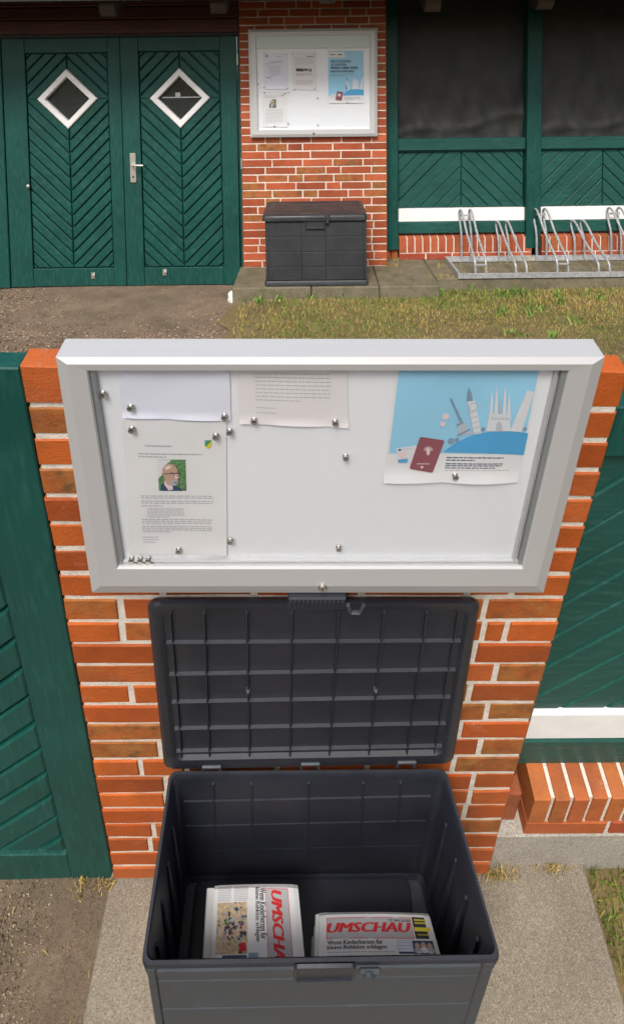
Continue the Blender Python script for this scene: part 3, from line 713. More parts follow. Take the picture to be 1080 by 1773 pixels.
def photo_man(S, u0, v0, u1, v1):
    P = lambda a, b: (u0 + (u1 - u0) * a, v0 + (v1 - v0) * b)
    S.rect('printed_photo', PGREEN, u0, v0, u1, v1, 1)
    S.poly('printed_photo', STONEP, [P(.0, .0), P(.5, .0), P(.3, .12), P(.12, .5), P(.0, .6)], 2)
    S.poly('printed_photo', NAVY, [P(.06, 1), P(.09, .80), P(.26, .70), P(.60, .84), P(.80, .9), P(.86, 1)], 2)
    S.poly('printed_photo', PINK, [P(.2, .76), P(.26, .62), P(.5, .74), P(.52, .94), P(.36, .98)], 3)
    S.poly('printed_photo', SKIN, [P(.30, .76), P(.24, .58), P(.17, .46), P(.16, .30), P(.24, .17), P(.40, .11), P(.56, .13), P(.68, .24), P(.72, .38), P(.78, .52), P(.72, .58), P(.73, .70), P(.62, .80), P(.46, .82)], 4)
    S.poly('printed_photo', INKG, [P(.36, .70), P(.55, .62), P(.72, .62), P(.72, .72), P(.62, .80), P(.46, .81)], 5)
    S.poly('printed_photo', INK, [P(.20, .41), P(.44, .40), P(.44, .42), P(.20, .435)], 6)
    for a in (.44, .62):
        S.poly('printed_photo', INK, [P(a, .375), P(a + .15, .375), P(a + .135, .475), P(a + .015, .475)], 6); S.poly('printed_photo', PINK, [P(a + .02, .41), P(a + .13, .41), P(a + .118, .46), P(a + .03, .46)], 7); S.disc('printed_photo', INK, *P(a + .08, .43), (u1 - u0) * .016, (v1 - v0) * .014, 8, 8)
    S.poly('printed_photo', PINK, [P(.60, .46), P(.66, .46), P(.72, .56), P(.62, .58)], 6); S.poly('printed_photo', PASSP, [P(.54, .68), P(.70, .665), P(.69, .69), P(.55, .70)], 7); S.poly('printed_photo', PINK, [P(.24, .22), P(.42, .14), P(.52, .2), P(.34, .3)], 6)
# --- sheets on the near board
yb = BDL - 0.002
t, S = paper(LO, [(203, 636), (397.5, 636), (400, 727), (213, 721)], yb, PAPER_L, 'lilac sheet at the top left of the large lower notice board', seed=1); S.done()
t, S = paper(LO, [(409.5, 636), (600.5, 636), (603, 739), (415, 731)], yb, PAPER_P, 'pinkish sheet with small text at the top centre of the large lower notice board', seed=2)
S.lines('printed_text', INKG, .16, .86, rng(.10, .56, 8), .013); S.lines('printed_text', INKG, .16, .34, [.70, .79], .012, last=1); S.done()
t, S = paper(LO, [(211, 728), (392, 731), (393, 958), (226, 956)], yb, PAPER, 'white notice with a small portrait photo on the large lower notice board', seed=3)
photo_man(S, .325, .265, .60, .497)
S.lines('printed_text', INKG, .21, .47, [.165], .010, last=1); S.lines('printed_text', INKG, .14, .78, [.222, .243], .009, last=.45)
S.lines('printed_text', INKG, .145, .87, [.535, .55, .575, .59, .612], .007, last=.3)
S.lines('printed_text', INKG, .20, .58, rng(.635, .70, 5), .007); S.lines('printed_text', INKG, .14, .86, [.72, .735, .75, .775, .79, .805, .82], .007, last=.4); S.lines('printed_text', INKG, .14, .30, [.865, .885, .905], .007, last=.8)
S.poly('crest', GREENI, [(.79, .125), (.855, .125), (.855, .165), (.822, .185), (.79, .165)], 1); S.poly('crest', YELLOW, [(.855, .13), (.855, .165), (.822, .185), (.80, .172)], 2); S.poly('crest', BLUED, [(.79, .125), (.82, .125), (.79, .145)], 2); S.done()
PC = [(685.5, 636), (936.6, 636), (895, 832), (663, 832)]
t, S = paper(LO, PC, yb, PAPER, 'light blue travel poster with a maroon passport on the large lower notice board', 'poster', .007, 'poster', 4)
# pixel -> (u, v) on this sheet
_pc = [LO.p(*q, yb) for q in PC]
def inv(c, q):
    u, v = .5, .5
    for _ in range(30):
        p = bil(c, u, v); du = (bil(c, u + 1e-4, v) - p) * 1e4; dv = (bil(c, u, v + 1e-4) - p) * 1e4; r = q - p
        det = du.x * dv.z - du.z * dv.x; u += (r.x * dv.z - r.z * dv.x) / det; v += (du.x * r.z - du.z * r.x) / det
    return u, v
PZ = lambda x, y: inv(_pc, LO.p(640 + x * .2778, 640 + y * .2778, yb))      # zoomed pixel of the poster
def P(*pts): return [PZ(*q) for q in pts]
blv = PZ(500, 520)[1]
S.rect('printed_sky', BLUEP, .018, .002, .985, blv, 1, (12, 16))
hill = [(455, 508), (520, 460), (600, 418), (660, 395), (740, 381), (830, 378), (910, 380), (982, 388), (955, 525), (700, 512)]
S.poly('printed_hill', BLUED, P(*hill), 3)
S.poly('passport', PASSP, P((318, 412), (455, 433), (462, 442), (390, 628), (382, 632), (252, 612), (246, 604), (308, 418)), 5)
em = (362, 497)
for k in range(7):
    a = math.radians(-165 + k * 25); S.poly('passport_eagle', PINK, P((em[0], em[1] + 6), (em[0] + 30 * math.cos(a - .1), em[1] + 28 * math.sin(a - .1)), (em[0] + 30 * math.cos(a + .12), em[1] + 28 * math.sin(a + .12))), 6)
S.poly('passport_eagle', PINK, P((352, 480), (372, 482), (370, 518), (358, 528), (350, 512)), 6)
S.lines('passport_lettering', PINK, PZ(292, 580)[0], PZ(368, 588)[0], [PZ(330, 576)[1]], .008, 6, 1); S.disc('passport_lettering', PINK, *PZ(322, 599), .011, .011, 6)
S.poly('identity_card', STONEP, P((165, 485), (285, 468), (300, 478), (262, 582), (170, 576)), 3); S.poly('identity_card', BLUED, P((175, 555), (235, 548), (232, 574), (175, 574)), 4); S.disc('identity_card', PINK, *PZ(205, 525), .028, .034, 4); S.poly('identity_card', NAVY, P((176, 488), (194, 487), (194, 498), (176, 499)), 4)
S.lines('identity_card', INKL, PZ(200, 488)[0], PZ(272, 480)[0], [PZ(240, 485)[1]], .007, 4, 1)
# landmarks
S.poly('landmark_tower', BLUEG, P((612, 105), (632, 142), (640, 195), (600, 192), (604, 145)), 4)
S.poly('landmark_tower', STONEP, P((606, 192), (656, 190), (690, 390), (646, 398)), 4)
for k in range(5): S.poly('landmark_tower', STONEQ, P((612 + k * 7, 262 + k * 32), (664 + k * 5, 248 + k * 32), (665 + k * 5, 254 + k * 32), (613 + k * 7, 268 + k * 32)), 5)
S.disc('landmark_tower', STONEQ, *PZ(640, 225), .032, .038, 5); S.disc('landmark_tower', STONEP, *PZ(640, 225), .024, .029, 6)
S.poly('landmark_lattice', BLUEG, P((495, 175), (507, 172), (575, 315), (560, 325)), 4); S.poly('landmark_lattice', STONEQ, P((548, 325), (582, 315), (640, 395), (545, 405)), 4)
S.poly('landmark_lattice', BLUEG, P((535, 335), (580, 316), (582, 326), (540, 346)), 5); S.poly('landmark_lattice', BLUEG, P((540, 398), (620, 360), (624, 370), (545, 408)), 5)
S.poly('landmark_church', STONEP, P((722, 376), (735, 300), (760, 270), (850, 268), (868, 300), (872, 372)), 4)
for (bx, tx, ty) in ((750, 757, 130), (782, 786, 105), (832, 838, 95), (860, 864, 140)): S.poly('landmark_church', STONEP, P((bx - 14, 300), (tx - 5, ty + 30), (tx, ty), (tx + 5, ty + 30), (bx + 14, 300)), 5)
S.poly('landmark_church', STONEQ, P((798, 260), (806, 170), (814, 260)), 6); S.poly('landmark_church', STONEQ, P((780, 374), (784, 330), (800, 308), (816, 330), (822, 374)), 6)
for k in range(7): S.poly('landmark_church', STONEQ, P((748 + k * 17, 300), (756 + k * 17, 282), (762 + k * 17, 300)), 6)
S.poly('landmark_leaning_tower', STONEP, P((868, 372), (975, 122), (1020, 130), (940, 380)), 4)
for bx, by, r in ((470, 287, .025), (453, 333, .02)): S.disc('balloon', PINK, *PZ(bx, by), r, r * 1.15, 4)
for bx, by, r in ((503, 440, .024), (540, 432, .016), (702, 365, .016), (962, 360, .014)): S.disc('printed_tree', BLUEG, *PZ(bx, by), r, r * 1.2, 4)
u0, u1 = PZ(475, 550)[0], PZ(830, 556)[0]
S.lines('printed_text', NAVY, u0, u1, [PZ(600, 540)[1], PZ(600, 556)[1]], .009, 2, .5); S.lines('printed_text', NAVY, u0, u1, [PZ(600, 578)[1], PZ(600, 590)[1], PZ(600, 604)[1]], .008, 2, .9); S.lines('printed_text', INKL, u0, .93, [PZ(600, 618)[1]], .007, 2, 1)
S.done()
# --- sheets on the far board
yb = BDU - 0.002
t, S = paper(UP, [(455, 91), (498.5, 91), (499.5, 155), (457, 154)], yb, PAPER_L, 'lilac letter at the top left of the upper notice board', seed=1)
S.poly('crest', INKG, [(.09, .05), (.21, .05), (.21, .12), (.15, .15), (.09, .12)], 1); S.lines('printed_text', INKG, .52, .74, [.10], .02, last=1); S.lines('printed_text', INKG, .28, .80, [.23, .26], .016, last=.9); S.lines('printed_text', INKG, .10, .45, [.29, .33], .012); S.lines('printed_text', INKG, .22, .70, rng(.36, .62, 8), .012); S.lines('printed_text', INK, .12, .30, [.68], .02, last=1); S.done()
t, S = paper(UP, [(505.5, 90), (547, 90), (548.5, 156), (506.5, 155)], yb, PAPER_P, 'pinkish notice with a bold black heading on the upper notice board', seed=2)
S.lines('printed_text', INK, .60, .88, [.11], .022, last=1); S.lines('printed_text', INKL, .12, .9, rng(.16, .34, 6), .014)
S.rect('bold_heading', INK, .15, .435, .48, .515, 1); S.rect('bold_heading', INK, .50, .435, .62, .50, 1); S.rect('bold_heading', INK, .65, .44, .71, .515, 1); S.rect('bold_heading', INK, .74, .44, .80, .515, 1)
S.lines('printed_text', INKG, .14, .84, rng(.56, .62, 3), .014); S.lines('printed_text', INKL, .14, .86, rng(.74, .86, 5), .014); S.done()
t, S = paper(UP, [(453.7, 158), (496, 158.5), (497, 220), (454, 219.5)], yb, PAPER, 'white notice with a small portrait photo on the upper notice board', seed=3)
photo_man(S, .29, .22, .57, .46); S.lines('printed_text', INKL, .1, .85, [.12, .16], .016); S.lines('printed_text', INKL, .14, .86, rng(.50, .88, 11), .012); S.done()
t, S = paper(UP, [(567, 87), (629.5, 87), (630.5, 178), (568, 179)], yb, PAPER, 'light blue travel poster with a bold navy headline on the upper notice board', 'poster', .006, 'poster', 4)
S.rect('printed_sky', BLUEP, .012, .012, .985, .855, 1, (8, 12)); S.rect('label_field', PAPER, .0, .03, .47, .14, 2)
S.lines('printed_text', NAVY, .06, .22, [.075], .016, 3, 1); S.lines('printed_text', NAVY, .29, .40, [.07], .024, 3, 1)
for k, tx in enumerate(('RECHTZEITIG', 'SCHAUEN:', 'PERSO UND PASS', 'NOCH GÜLTIG?')):
    S.text('headline', NAVY, tx, .09, .185 + k * .061, .09 + (.55, .43, .735, .635)[k], .233 + k * .061 + (-.0 if k < 3 else 0), 3, bold=0, heavy=.010)
S.lines('printed_text', BLUEG, .09, .75, [.45, .475], .010, 2, .5)
S.poly('printed_hill', BLUED, [(.40, .85), (.48, .79), (.60, .745), (.75, .735), (.985, .75), (.985, .855), (.42, .857)], 3)
S.poly('passport', PASSP, [(.25, .77), (.42, .79), (.37, .955), (.20, .935)], 5); S.disc('passport', PINK, .31, .845, .045, .028, 6)
S.poly('identity_card', STONEP, [(.08, .83), (.22, .82), (.20, .9), (.09, .905)], 4); S.disc('identity_card', PINK, .13, .875, .03, .02, 5)
S.poly('landmark_tower', STONEP, [(.50, .58), (.53, .52), (.55, .58), (.60, .75), (.55, .76)], 4); S.poly('landmark_tower', BLUEG, [(.505, .58), (.53, .50), (.55, .57)], 5)
S.poly('landmark_church', STONEP, [(.66, .74), (.68, .62), (.70, .52), (.72, .62), (.74, .53), (.76, .50), (.78, .62), (.81, .54), (.84, .66), (.86, .735)], 4)
S.poly('landmark_lattice', BLUEG, [(.48, .67), (.50, .66), (.56, .72), (.49, .755)], 4); S.poly('landmark_leaning_tower', STONEP, [(.87, .74), (.95, .50), (.985, .52), (.96, .75)], 4)
S.lines('printed_text', INKG, .44, .9, rng(.885, .935, 4), .009, 2); S.done()

# --- magnets
def mag_mesh(r, l):
    m = MB(); m.lathe((0, 0, 0), (0, -1, 0), [(0, r * .92), (l * .18, r), (l * .30, r * .9), (l * .45, r * .62), (l * .58, r * .9), (l * .72, r), (l * .92, r * .96), (l, r * .7)], 14); return mesh('magnet', m, STEEL, True)
ML, MU = mag_mesh(.0062, .0085), mag_mesh(.0062, .008)
def magnet(fr, me, px, py, y, label, group, base=None):
    o = bpy.data.objects.new('magnet', me); COL.objects.link(o); q = base or fr.p(px, py, y); o.matrix_world = fr.M @ Matrix.Translation(q)
    o['label'] = label; o['category'] = 'magnet'; o['group'] = group
for px, py, tx in ((179, 680, 'steel magnet at the far left edge of the lower board'), (227, 703, 'steel magnet at the lower left of the lilac sheet, lower board'), (229, 741, 'steel magnet at the top left of the portrait notice, lower board'),
                   (389, 719, 'steel magnet at the lower right corner of the lilac sheet, lower board'), (374, 753, 'steel magnet just above the crest of the portrait notice, lower board'), (398, 745, 'steel magnet just right of the portrait notice top corner, lower board'),
                   (440, 726, 'steel magnet at the lower left of the pinkish sheet, lower board'), (399, 934, 'steel magnet just right of the portrait notice bottom, lower board'), (310, 950, 'steel magnet at the bottom middle of the portrait notice, lower board'),
                   (580, 729, 'steel magnet at the lower right of the pinkish sheet, lower board'), (598, 789, 'lone steel magnet in the white middle of the lower board'), (787, 822, 'steel magnet at the bottom of the blue poster, lower board'), (586, 946, 'lone steel magnet low in the white area of the large lower notice board')):
    magnet(LO, ML, px, py, BDL - .0045, tx, 'magnets on the lower notice board')
for k, px in enumerate((229, 236, 244, 251, 258, 264)):
    q = LO.p(px, 966 + (k % 2) * 4, -.0395); magnet(LO, ML, 0, 0, 0, 'spare magnet in the row at the bottom left of the large lower board', 'spare magnets in a row', q)
zq = lambda x, y: (430 + x * .2037, 80 + y * .2037)
for x, y, tx in ((135, 56, 'top left of the lilac letter'), (325, 63, 'top right of the lilac letter'), (373, 67, 'top left of the pinkish notice'), (568, 65, 'top right of the pinkish notice'), (685, 45, 'top left of the blue poster'), (962, 66, 'top right of the blue poster'), (82, 319, 'far left edge'),
                 (135, 345, 'lower left of the lilac letter'), (330, 357, 'lower right of the lilac letter'), (390, 363, 'lower left of the pinkish notice'), (562, 360, 'lower right of the pinkish notice'), (135, 390, 'top left of the portrait notice'), (288, 412, 'crest of the portrait notice'), (308, 400, 'top right of the portrait notice, on the sheet'),
                 (338, 389, 'top right of the portrait notice, just off the sheet'), (588, 438, 'empty middle, upper one of two'), (338, 655, 'lower right of the portrait notice'), (590, 666, 'empty middle, lower one of two'), (222, 680, 'bottom of the portrait notice'), (840, 475, 'foot of blue poster')):
    magnet(UP, MU, *zq(x, y), BDU - .004, 'tiny magnet on the upper board, ' + tx, 'magnets on the upper notice board')

# ------------------------------------------------------------------ closed storage box (upper view)
def rrect(x0, x1, y0, y1, r, n=5, r2=None):
    out = []; r2 = r2 or r
    for cx, cy, a0 in ((x1 - r, y1 - r2, 0), (x0 + r, y1 - r2, 90), (x0 + r, y0 + r2, 180), (x1 - r, y0 + r2, 270)):
        for k in range(n + 1):
            a = math.radians(a0 + 90 * k / n); out.append((cx + r * math.cos(a), cy + r2 * math.sin(a)))
    return out
bx0, bx1 = UP.X(459.5, 430, -.455), UP.X(634.5, 430, -.455)
byf, byb = -.452, -.05
ztop = UP.Z(545, 382, -.455)
cb = Thing(UP, 'storage_box', 'closed charcoal plastic storage box with a wet lid on the concrete slab', 'storage box', ((bx0 + bx1) / 2, -.25, 0))
R_ = lambda d, z, r=.02: [(x, y, z) for x, y in rrect(bx0 + d, bx1 - d, byf + d, byb - d, r)]
cb.part('body', MB().loft([R_(.004, .036), R_(0.0, .05), R_(-.001, ztop - .01), R_(.012, ztop)], True, True), PL_UP, None, True)
cb.part('base_flange', MB().loft([R_(-.006, .001), R_(-.010, .006), R_(-.010, .030), R_(-.004, .040)], True, True), PL_UP, None, True)
gz = [.045] + [UP.Z(545, q, byf) for q in (462, 435.5, 409.5)] + [ztop - .012]
gx = [bx0 + .026, UP.X(522, 430, byf), UP.X(564, 430, byf), bx1 - .026]
for i in range(4):
    for j in range(3):
        zz1 = gz[i + 1] - .0025
        cb.part('front_panel', MB().box(gx[j] + .0012, gx[j + 1] - .0012, byf - .0045 + random.uniform(-.001, .001), byf + .01, gz[i] + .0025, zz1, .002), PL_UP)
    for a, b in ((bx0 + .0, gx[0]), (gx[3], bx1)): cb.part('corner_panel', MB().box(a + .006, b - .0015, byf - .003, byf + .01, gz[i] + .0025, gz[i + 1] - .0025, .002), PL_UP)
# lid: a lipped crown, higher at the back
lx0, lx1 = UP.X(453.5, 378, -.475), UP.X(636, 378, -.475); lyf, lyb = -.474, -.03
zl0, zl1 = UP.Z(545, 383.5, lyf), UP.Z(545, 374, lyf); zlb = UP.Z(545, 350.5, lyb - .04)
def lid_ring(d, z, r=.03): return [(x, y, z + (zlb - zl1) * max(0, (y - lyf)) / (lyb - lyf) * (1 if z > zl1 - .004 else 0)) for x, y in rrect(lx0 + d, lx1 - d, lyf + d, lyb - d, r)]
ld = MB(); ld.loft([lid_ring(.008, zl0), lid_ring(0, zl0 + .004), lid_ring(0, zl1 - .008), lid_ring(.004, zl1), lid_ring(.014, zl1 + .006), lid_ring(.030, zl1 + .008, .02), lid_ring(.038, zl1 + .003, .018)], True, True)
lid = cb.part('lid', ld, PL_WET, None, True)
def lt(u, v):
    x = lx0 + .05 + (lx1 - lx0 - .10) * u; y = lyf + .05 + (lyb - lyf - .1) * v
    return (x, y, zl1 + .004 + (zlb - zl1) * (y - lyf) / (lyb - lyf) + .007 * (1 - (2 * u - 1) ** 4) * (1 - (2 * v - 1) ** 4) - .006 * math.exp(-((u - .45) / .2) ** 2))
cb.part('lid_field', MB().grid(lt, 24, 12), PL_WET, lid, True)
hx = (UP.X(529, 385, byf), UP.X(560.5, 385, byf)); hz_ = (UP.Z(545, 393, byf), UP.Z(545, 379.5, byf))
hr = MB()
for k, (a, b, c_, d) in enumerate(((hx[0] - .006, hx[1] + .006, hz_[0] - .006, hz_[0]), (hx[0] - .006, hx[0], hz_[0], hz_[1] + .012), (hx[1], hx[1] + .006, hz_[0], hz_[1] + .012), (hx[0] - .006, hx[1] + .006, hz_[1] + .012, hz_[1] + .018))): hr.box(a, b, lyf - .006, byf, c_, d, .002)
cb.part('handle', hr, PL_UP)
cb.part('handle_recess', MB().box(hx[0], hx[1], byf - .010, byf - .0055, hz_[0], hz_[1] + .012), INK)
q = UP.p(566.5, 379, lyf)
lt_ = MB(); lt_.box(q.x - .019, q.x - .004, lyf - .008, lyf + .004, q.z - .012, q.z + .034, .003); lt_.box(q.x + .004, q.x + .019, lyf - .008, lyf + .004, q.z - .012, q.z + .034, .003); lt_.box(q.x - .012, q.x + .012, lyf - .012, lyf + .02, q.z - .034, q.z - .008, .003)
cb.part('latch', lt_, INK)

# ------------------------------------------------------------------ bicycle rack
rb, rfr = UP.z(775, 451, .004), UP.z(793, 483, -.004)
ry0, ry1 = rb.y, rfr.y; RXE = 3.3
rk = Thing(UP, 'bicycle_rack', 'galvanised steel bicycle rack with high and low hoops beside the green timber wall', 'bicycle rack', (rb.x, (ry0 + ry1) / 2, 0))
rx0 = rb.x
rk.part('front_rail', MB().box(rx0 - .02, RXE, ry1 - .004, ry1 + .002, -.002, .040, .001).box(rx0 - .02, RXE, ry1 + .002, ry1 + .04, -.002, .003), GALV)
rk.part('back_rail', MB().box(rx0 - .02, RXE, ry0 - .002, ry0 + .004, .002, .038, .001).box(rx0 - .02, RXE, ry0 - .04, ry0 - .002, .002, .007), GALV)
rk.part('end_rail', MB().box(rx0 - .026, rx0 - .020, ry1 - .004, ry0 + .004, -.002, .040, .001).box(rx0 - .02, rx0 + .018, ry1 + .041, ry0 - .041, .003, .008), GALV)
def smoothp(pts, it=3):
    pts = [Vector(p) for p in pts]
    for _ in range(it):
        o = [pts[0]]
        for a, b in zip(pts, pts[1:]): o += [a * .75 + b * .25, a * .25 + b * .75]
        pts = o + [pts[-1]]
    return pts
def hoop(x, h):
    d = ry1 - ry0
    return smoothp([(x, ry0 - .01, .01), (x, ry0 - .01, h * .55), (x, ry0 + .055, h * .80), (x, ry0 + .075, h * .99), (x, ry0 + .02, h * 1.06), (x, ry0 - .05, h * .97), (x, ry0 + d * .45, h * .62), (x, ry1 + .035, h * .34), (x, ry1 + .015, h * .20), (x, ry1 + .015, .0)])
Z6 = lambda z: UP.X(650 + z * .398, 450, ry0)
for bxz, hi in ((372, 1), (533, 0), (697, 1), (862, 0), (1020, 1), (1180, 0)):
    h = .415 if hi else .315
    x = Z6(bxz)
    for dx in (0, .083): rk.part('hoop', MB().tube(hoop(x + dx, h), .0093, 8), GALV, None, True)
    if hi:
        rk.part('cross_bar', MB().box(x, x + .083, ry1 + .0, ry1 + .03, h * .235, h * .25, .002), GALV)
        rk.part('cross_bar', MB().tube([(x, ry0 + .02, h * .93), (x + .083, ry0 + .02, h * .93)], .007, 8), GALV)

# ------------------------------------------------------------------ white stone and weeds at the slab corner
q = UP.z(408, 515, -.12)
bm_ = MB(); rg = []
for k in range(4):
    z = -.16 + k * .028; s_ = (1, 1.06, .98, .86)[k]
    rg.append([(q.x + s_ * .06 * math.cos(a) * (1 + .22 * math.sin(3 * a + k)), q.y + s_ * .04 * math.sin(a) * (1 + .2 * math.cos(2 * a)), z + .006 * math.sin(5 * a)) for a in rng(0, 5.5, 9)])
bm_.loft(rg, True, True)
single(UP, 'white_stone', bm_, WHITEP, 'broken white stone lying at the left corner of the mossy slab', 'stone', base=(q.x, q.y, -.16))

# ------------------------------------------------------------------ near yard: ground, left door, right bay
mb = MB(); mb.grid(lambda u, v: (-2.6 + 2.0 * u, 0.16 - 2.4 * v, -0.035 + .006 * math.sin(21 * u) * math.sin(17 * v)), 30, 30)
single(LO, 'gravel_strip', mb, GRAV_LO, kind='structure', base=(-1, -.4, -.03))
mb = MB(); mb.grid(lambda u, v: (0.9 + 1.8 * u, 0.16 - 2.4 * v, -0.035 + .006 * math.sin(21 * u) * math.sin(17 * v)), 30, 30)
single(LO, 'lawn_strip', mb, SOIL, kind='structure', base=(1.2, -.4, -.03))
pv = Thing(LO, 'pavement', None, None, (0.1, -.4, 0), kind='structure')
pv.part('slab', MB().box(-0.602, 0.20, -2.2, 0.16, -0.12, 0.0, .006), CONC_LO)
pv.part('slab', MB().box(0.203, 0.905, -2.2, 0.16, -0.12, -0.0015, .006), CONC_LO)
# green door at the left
lx1_ = PL0 - .010
zdb = LO.Z(150, 1529, .012); zrl = LO.Z(105, 1482, .012)
sp = LO.X(108, 1450, .012)
DTOP = LO.Z(20, 603, .065)
dn = door_leaf(LO, 'door_leaf', 'green door edge at the left of the brick pier, lower view', sp - .75, lx1_, zdb, DTOP, sp - .66, sp, zrl, DTOP - .10, None, .012, .085, G_LO, G_LO)
single(LO, 'door_jamb', MB().box(lx1_ + .001, PL0 - .001, .04, .07, -.05, DTOP - .02), G_LO, 'dark narrow green door jamb beside the orange brick pier, lower view', 'door frame', base=(lx1_, .05, -.03))
# right bay
NY = .105
WTOP = LO.Z(1079, 640, NY + .08)
nw = Thing(LO, 'timber_wall', 'weathered green timber panel with a white board right of the brick pier, lower view', 'timber wall', (1.1, NY, .4))
wz1, wz0, gz0 = LO.Z(955, 1236, NY - .006), LO.Z(955, 1283, NY - .012), LO.Z(955, 1322, NY - .014)
xr0, xr1 = PL1 + .004, 2.3
nw.part('edge_post', MB().box(xr0, xr0 + .055, NY - .03, NY + .08, gz0 - .03, WTOP, .004), G_LO)
nw.part('white_board', MB().box(xr0 + .057, xr1, NY - .008, NY + .05, wz0 + .002, wz1, .003), WHITEP)
nw.part('bottom_beam', MB().box(xr0 + .057, xr1, NY - .014, NY + .06, gz0, wz0, .003), G_WX)
nw.part('back_panel', MB().box(xr0 + .057, xr1, NY + .03, NY + .05, wz1 - .03, WTOP - .02), G_LO)
nw.part('top_rail', MB().box(xr0 + .057, xr1, NY - .02, NY + .05, WTOP - .16, WTOP - .01, .004), G_LO)
chevron(nw, None, xr0 + .06, xr1, wz1 + .004, WTOP - .165, xr0 + .78, None, .098, NY + .031, NY + .004, G_WX, True, .004, .0025)
NF = .021
zar, zmd, zlo = LO.Z(960, 1384, NF), LO.Z(960, 1425, NF), LO.Z(960, 1446, NF)
xp0 = LO.X(920, 1400, NF)
np_ = Thing(LO, 'brick_plinth', 'close up brick plinth with sloping tops on a pale concrete base, lower view', 'brick plinth', (1.1, NF, 0))
plinth(LO, np_, xp0, xp0 + 1.56, NF, NY + .04, zlo + .004, zmd, zar, gz0 - .004, 27, [(0.47, .14, .04), (.40, .095, .03), (.36, .075, .03), (.43, .11, .035)], .0135)
o = np_.part('brick', MB().box(PL1 + .004, xp0 - .016, NF + .03, NY + .04, zlo + .004, zar - .05, .005), BRICK); o.color = (.30, .07, .03, .6)
np_.part('concrete_base', MB().box(PL1 + .006, xp0 + 1.56, .0185, NY + .04, -.05, zlo + .002, .003), CONC_PL)

# ------------------------------------------------------------------ open storage box (lower view)
RIM = .72
ob = Thing(LO, 'storage_box', 'open anthracite plastic storage box with newspapers inside, lower view', 'storage box', (.02, -.19, 0))
cB = [LO.z(294, 1338, RIM), LO.z(771, 1329, RIM), LO.z(867, 1660, RIM), LO.z(245, 1672, RIM)]      # back left, back right, front right, front left
yb_ = (cB[0].y + cB[1].y) / 2; yf_ = (cB[2].y + cB[3].y) / 2
cB[0].y = cB[1].y = yb_; cB[2].y = cB[3].y = yf_
def bring(d, z, r=.12, n=5, sx=0.0, c=None):
    """rounded ring, d inwards"""
    out = []; c = c or cB
    wx = cB[2].x - cB[3].x; wy = yb_ - yf_
    for u, v in [((x), (y)) for x, y in rrect(0, 1, 0, 1, .022, n, .055)]:
        # unit coordinates, corner radius kept round
        xx = bil([c[3], c[2], c[1], c[0]], u, v)
        out.append((xx.x + (0.5 - u) * 2 * d, xx.y + (0.5 - v) * 2 * d, z))
    return out
FZ = LO.Z(530, 1530, yb_ - .03)            # level of the box floor
FLOOR = max(.05, FZ)
shell = MB()
shell.loft([bring(.010, .002), bring(.004, .03), bring(.006, RIM - .10), bring(.0, RIM - .055), bring(-.002, RIM - .008), bring(.0, RIM), bring(.006, RIM), bring(.009, RIM - .006), bring(.011, RIM - .02), bring(.016, FLOOR + .012), bring(.026, FLOOR)], True, True)
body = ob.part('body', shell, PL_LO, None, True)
print('box', yb_, yf_, FLOOR, [tuple(round(k, 3) for k in q) for q in cB])
ib = yb_ - .014
# relief lines on the inner back wall
for px0, px1, nm in ((368, 376, 0), (435, 438, 0), (535, 531, 0), (630, 622, 0), (695, 683, 0)):
    a, b = LO.p(px0, 1345, ib), LO.p(px1, 1508, ib); ob.part('inner_rib', MB().tube([(a.x, ib + .002, RIM - .03), (b.x, ib + .002, FLOOR + .02)], .0038, 6), PL_LO, body)
for py in (1384, 1426, 1468):
    z = LO.Z(530, py, ib); ob.part('inner_rib', MB().tube([(cB[0].x + .034, ib + .003, z - .008), (cB[1].x - .034, ib + .003, z + .008)], .0040, 6), PL_LO, body)
# corrugations of the side walls
for sgn in (0, 1):
    for k in range(4):
        v = .18 + .2 * k
        pt = lambda z: (bil([cB[3], cB[2], cB[1], cB[0]], sgn, v).x + (.015 if sgn == 0 else -.015), yf_ + (yb_ - yf_) * v, z)
        ob.part('side_rib', MB().tube([pt(RIM - .10), pt(RIM - .3), pt(FLOOR + .03)], [.004, .012, .014], 8), PL_LO, body, True)
# raised floor field
c_ = [LO.z(333, 1538, FLOOR), LO.z(727, 1524, FLOOR)]
fx0, fx1 = cB[0].x + .055, cB[1].x - .06
ob.part('floor_field', MB().loft([[(x, y, z) for x, y in rrect(fx0 - d, fx1 + d, yf_ + .03 - d, ib - .012 + d, .02)] for d, z in ((.004, FLOOR - .004), (.003, FLOOR + .010), (-.002, FLOOR + .013))], True, True), PL_LO, body, True)
# front: corner posts, boards, handle recess, latch
yF = yf_ + .001
xl, xr = cB[3].x + .030, cB[2].x - .040
pz_ = [.02, .18, .345, .505, RIM - .062]
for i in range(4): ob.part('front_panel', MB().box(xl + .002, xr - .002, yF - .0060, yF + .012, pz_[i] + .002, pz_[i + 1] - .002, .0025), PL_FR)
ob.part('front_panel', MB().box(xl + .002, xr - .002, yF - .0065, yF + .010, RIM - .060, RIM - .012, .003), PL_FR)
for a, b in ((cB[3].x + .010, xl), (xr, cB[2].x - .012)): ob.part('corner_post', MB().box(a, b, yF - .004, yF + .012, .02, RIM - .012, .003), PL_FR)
h0, h1 = LO.p(513, 1694, yF - .006), LO.p(611, 1671, yF - .006)
hb = MB(); hb.loft([[(x, y, z) for x, z in rrect(h0.x - d, h1.x + d, h0.z - d, h1.z + d, .01)] for d, y in ((.006, yF - .005), (.005, yF - .0105), (.001, yF - .011), (-.002, yF - .0075), (-.004, yF - .0068))], False, True)
ob.part('handle', hb, PL_LO, None, True)
q = LO.p(639, 1680, yF - .006)
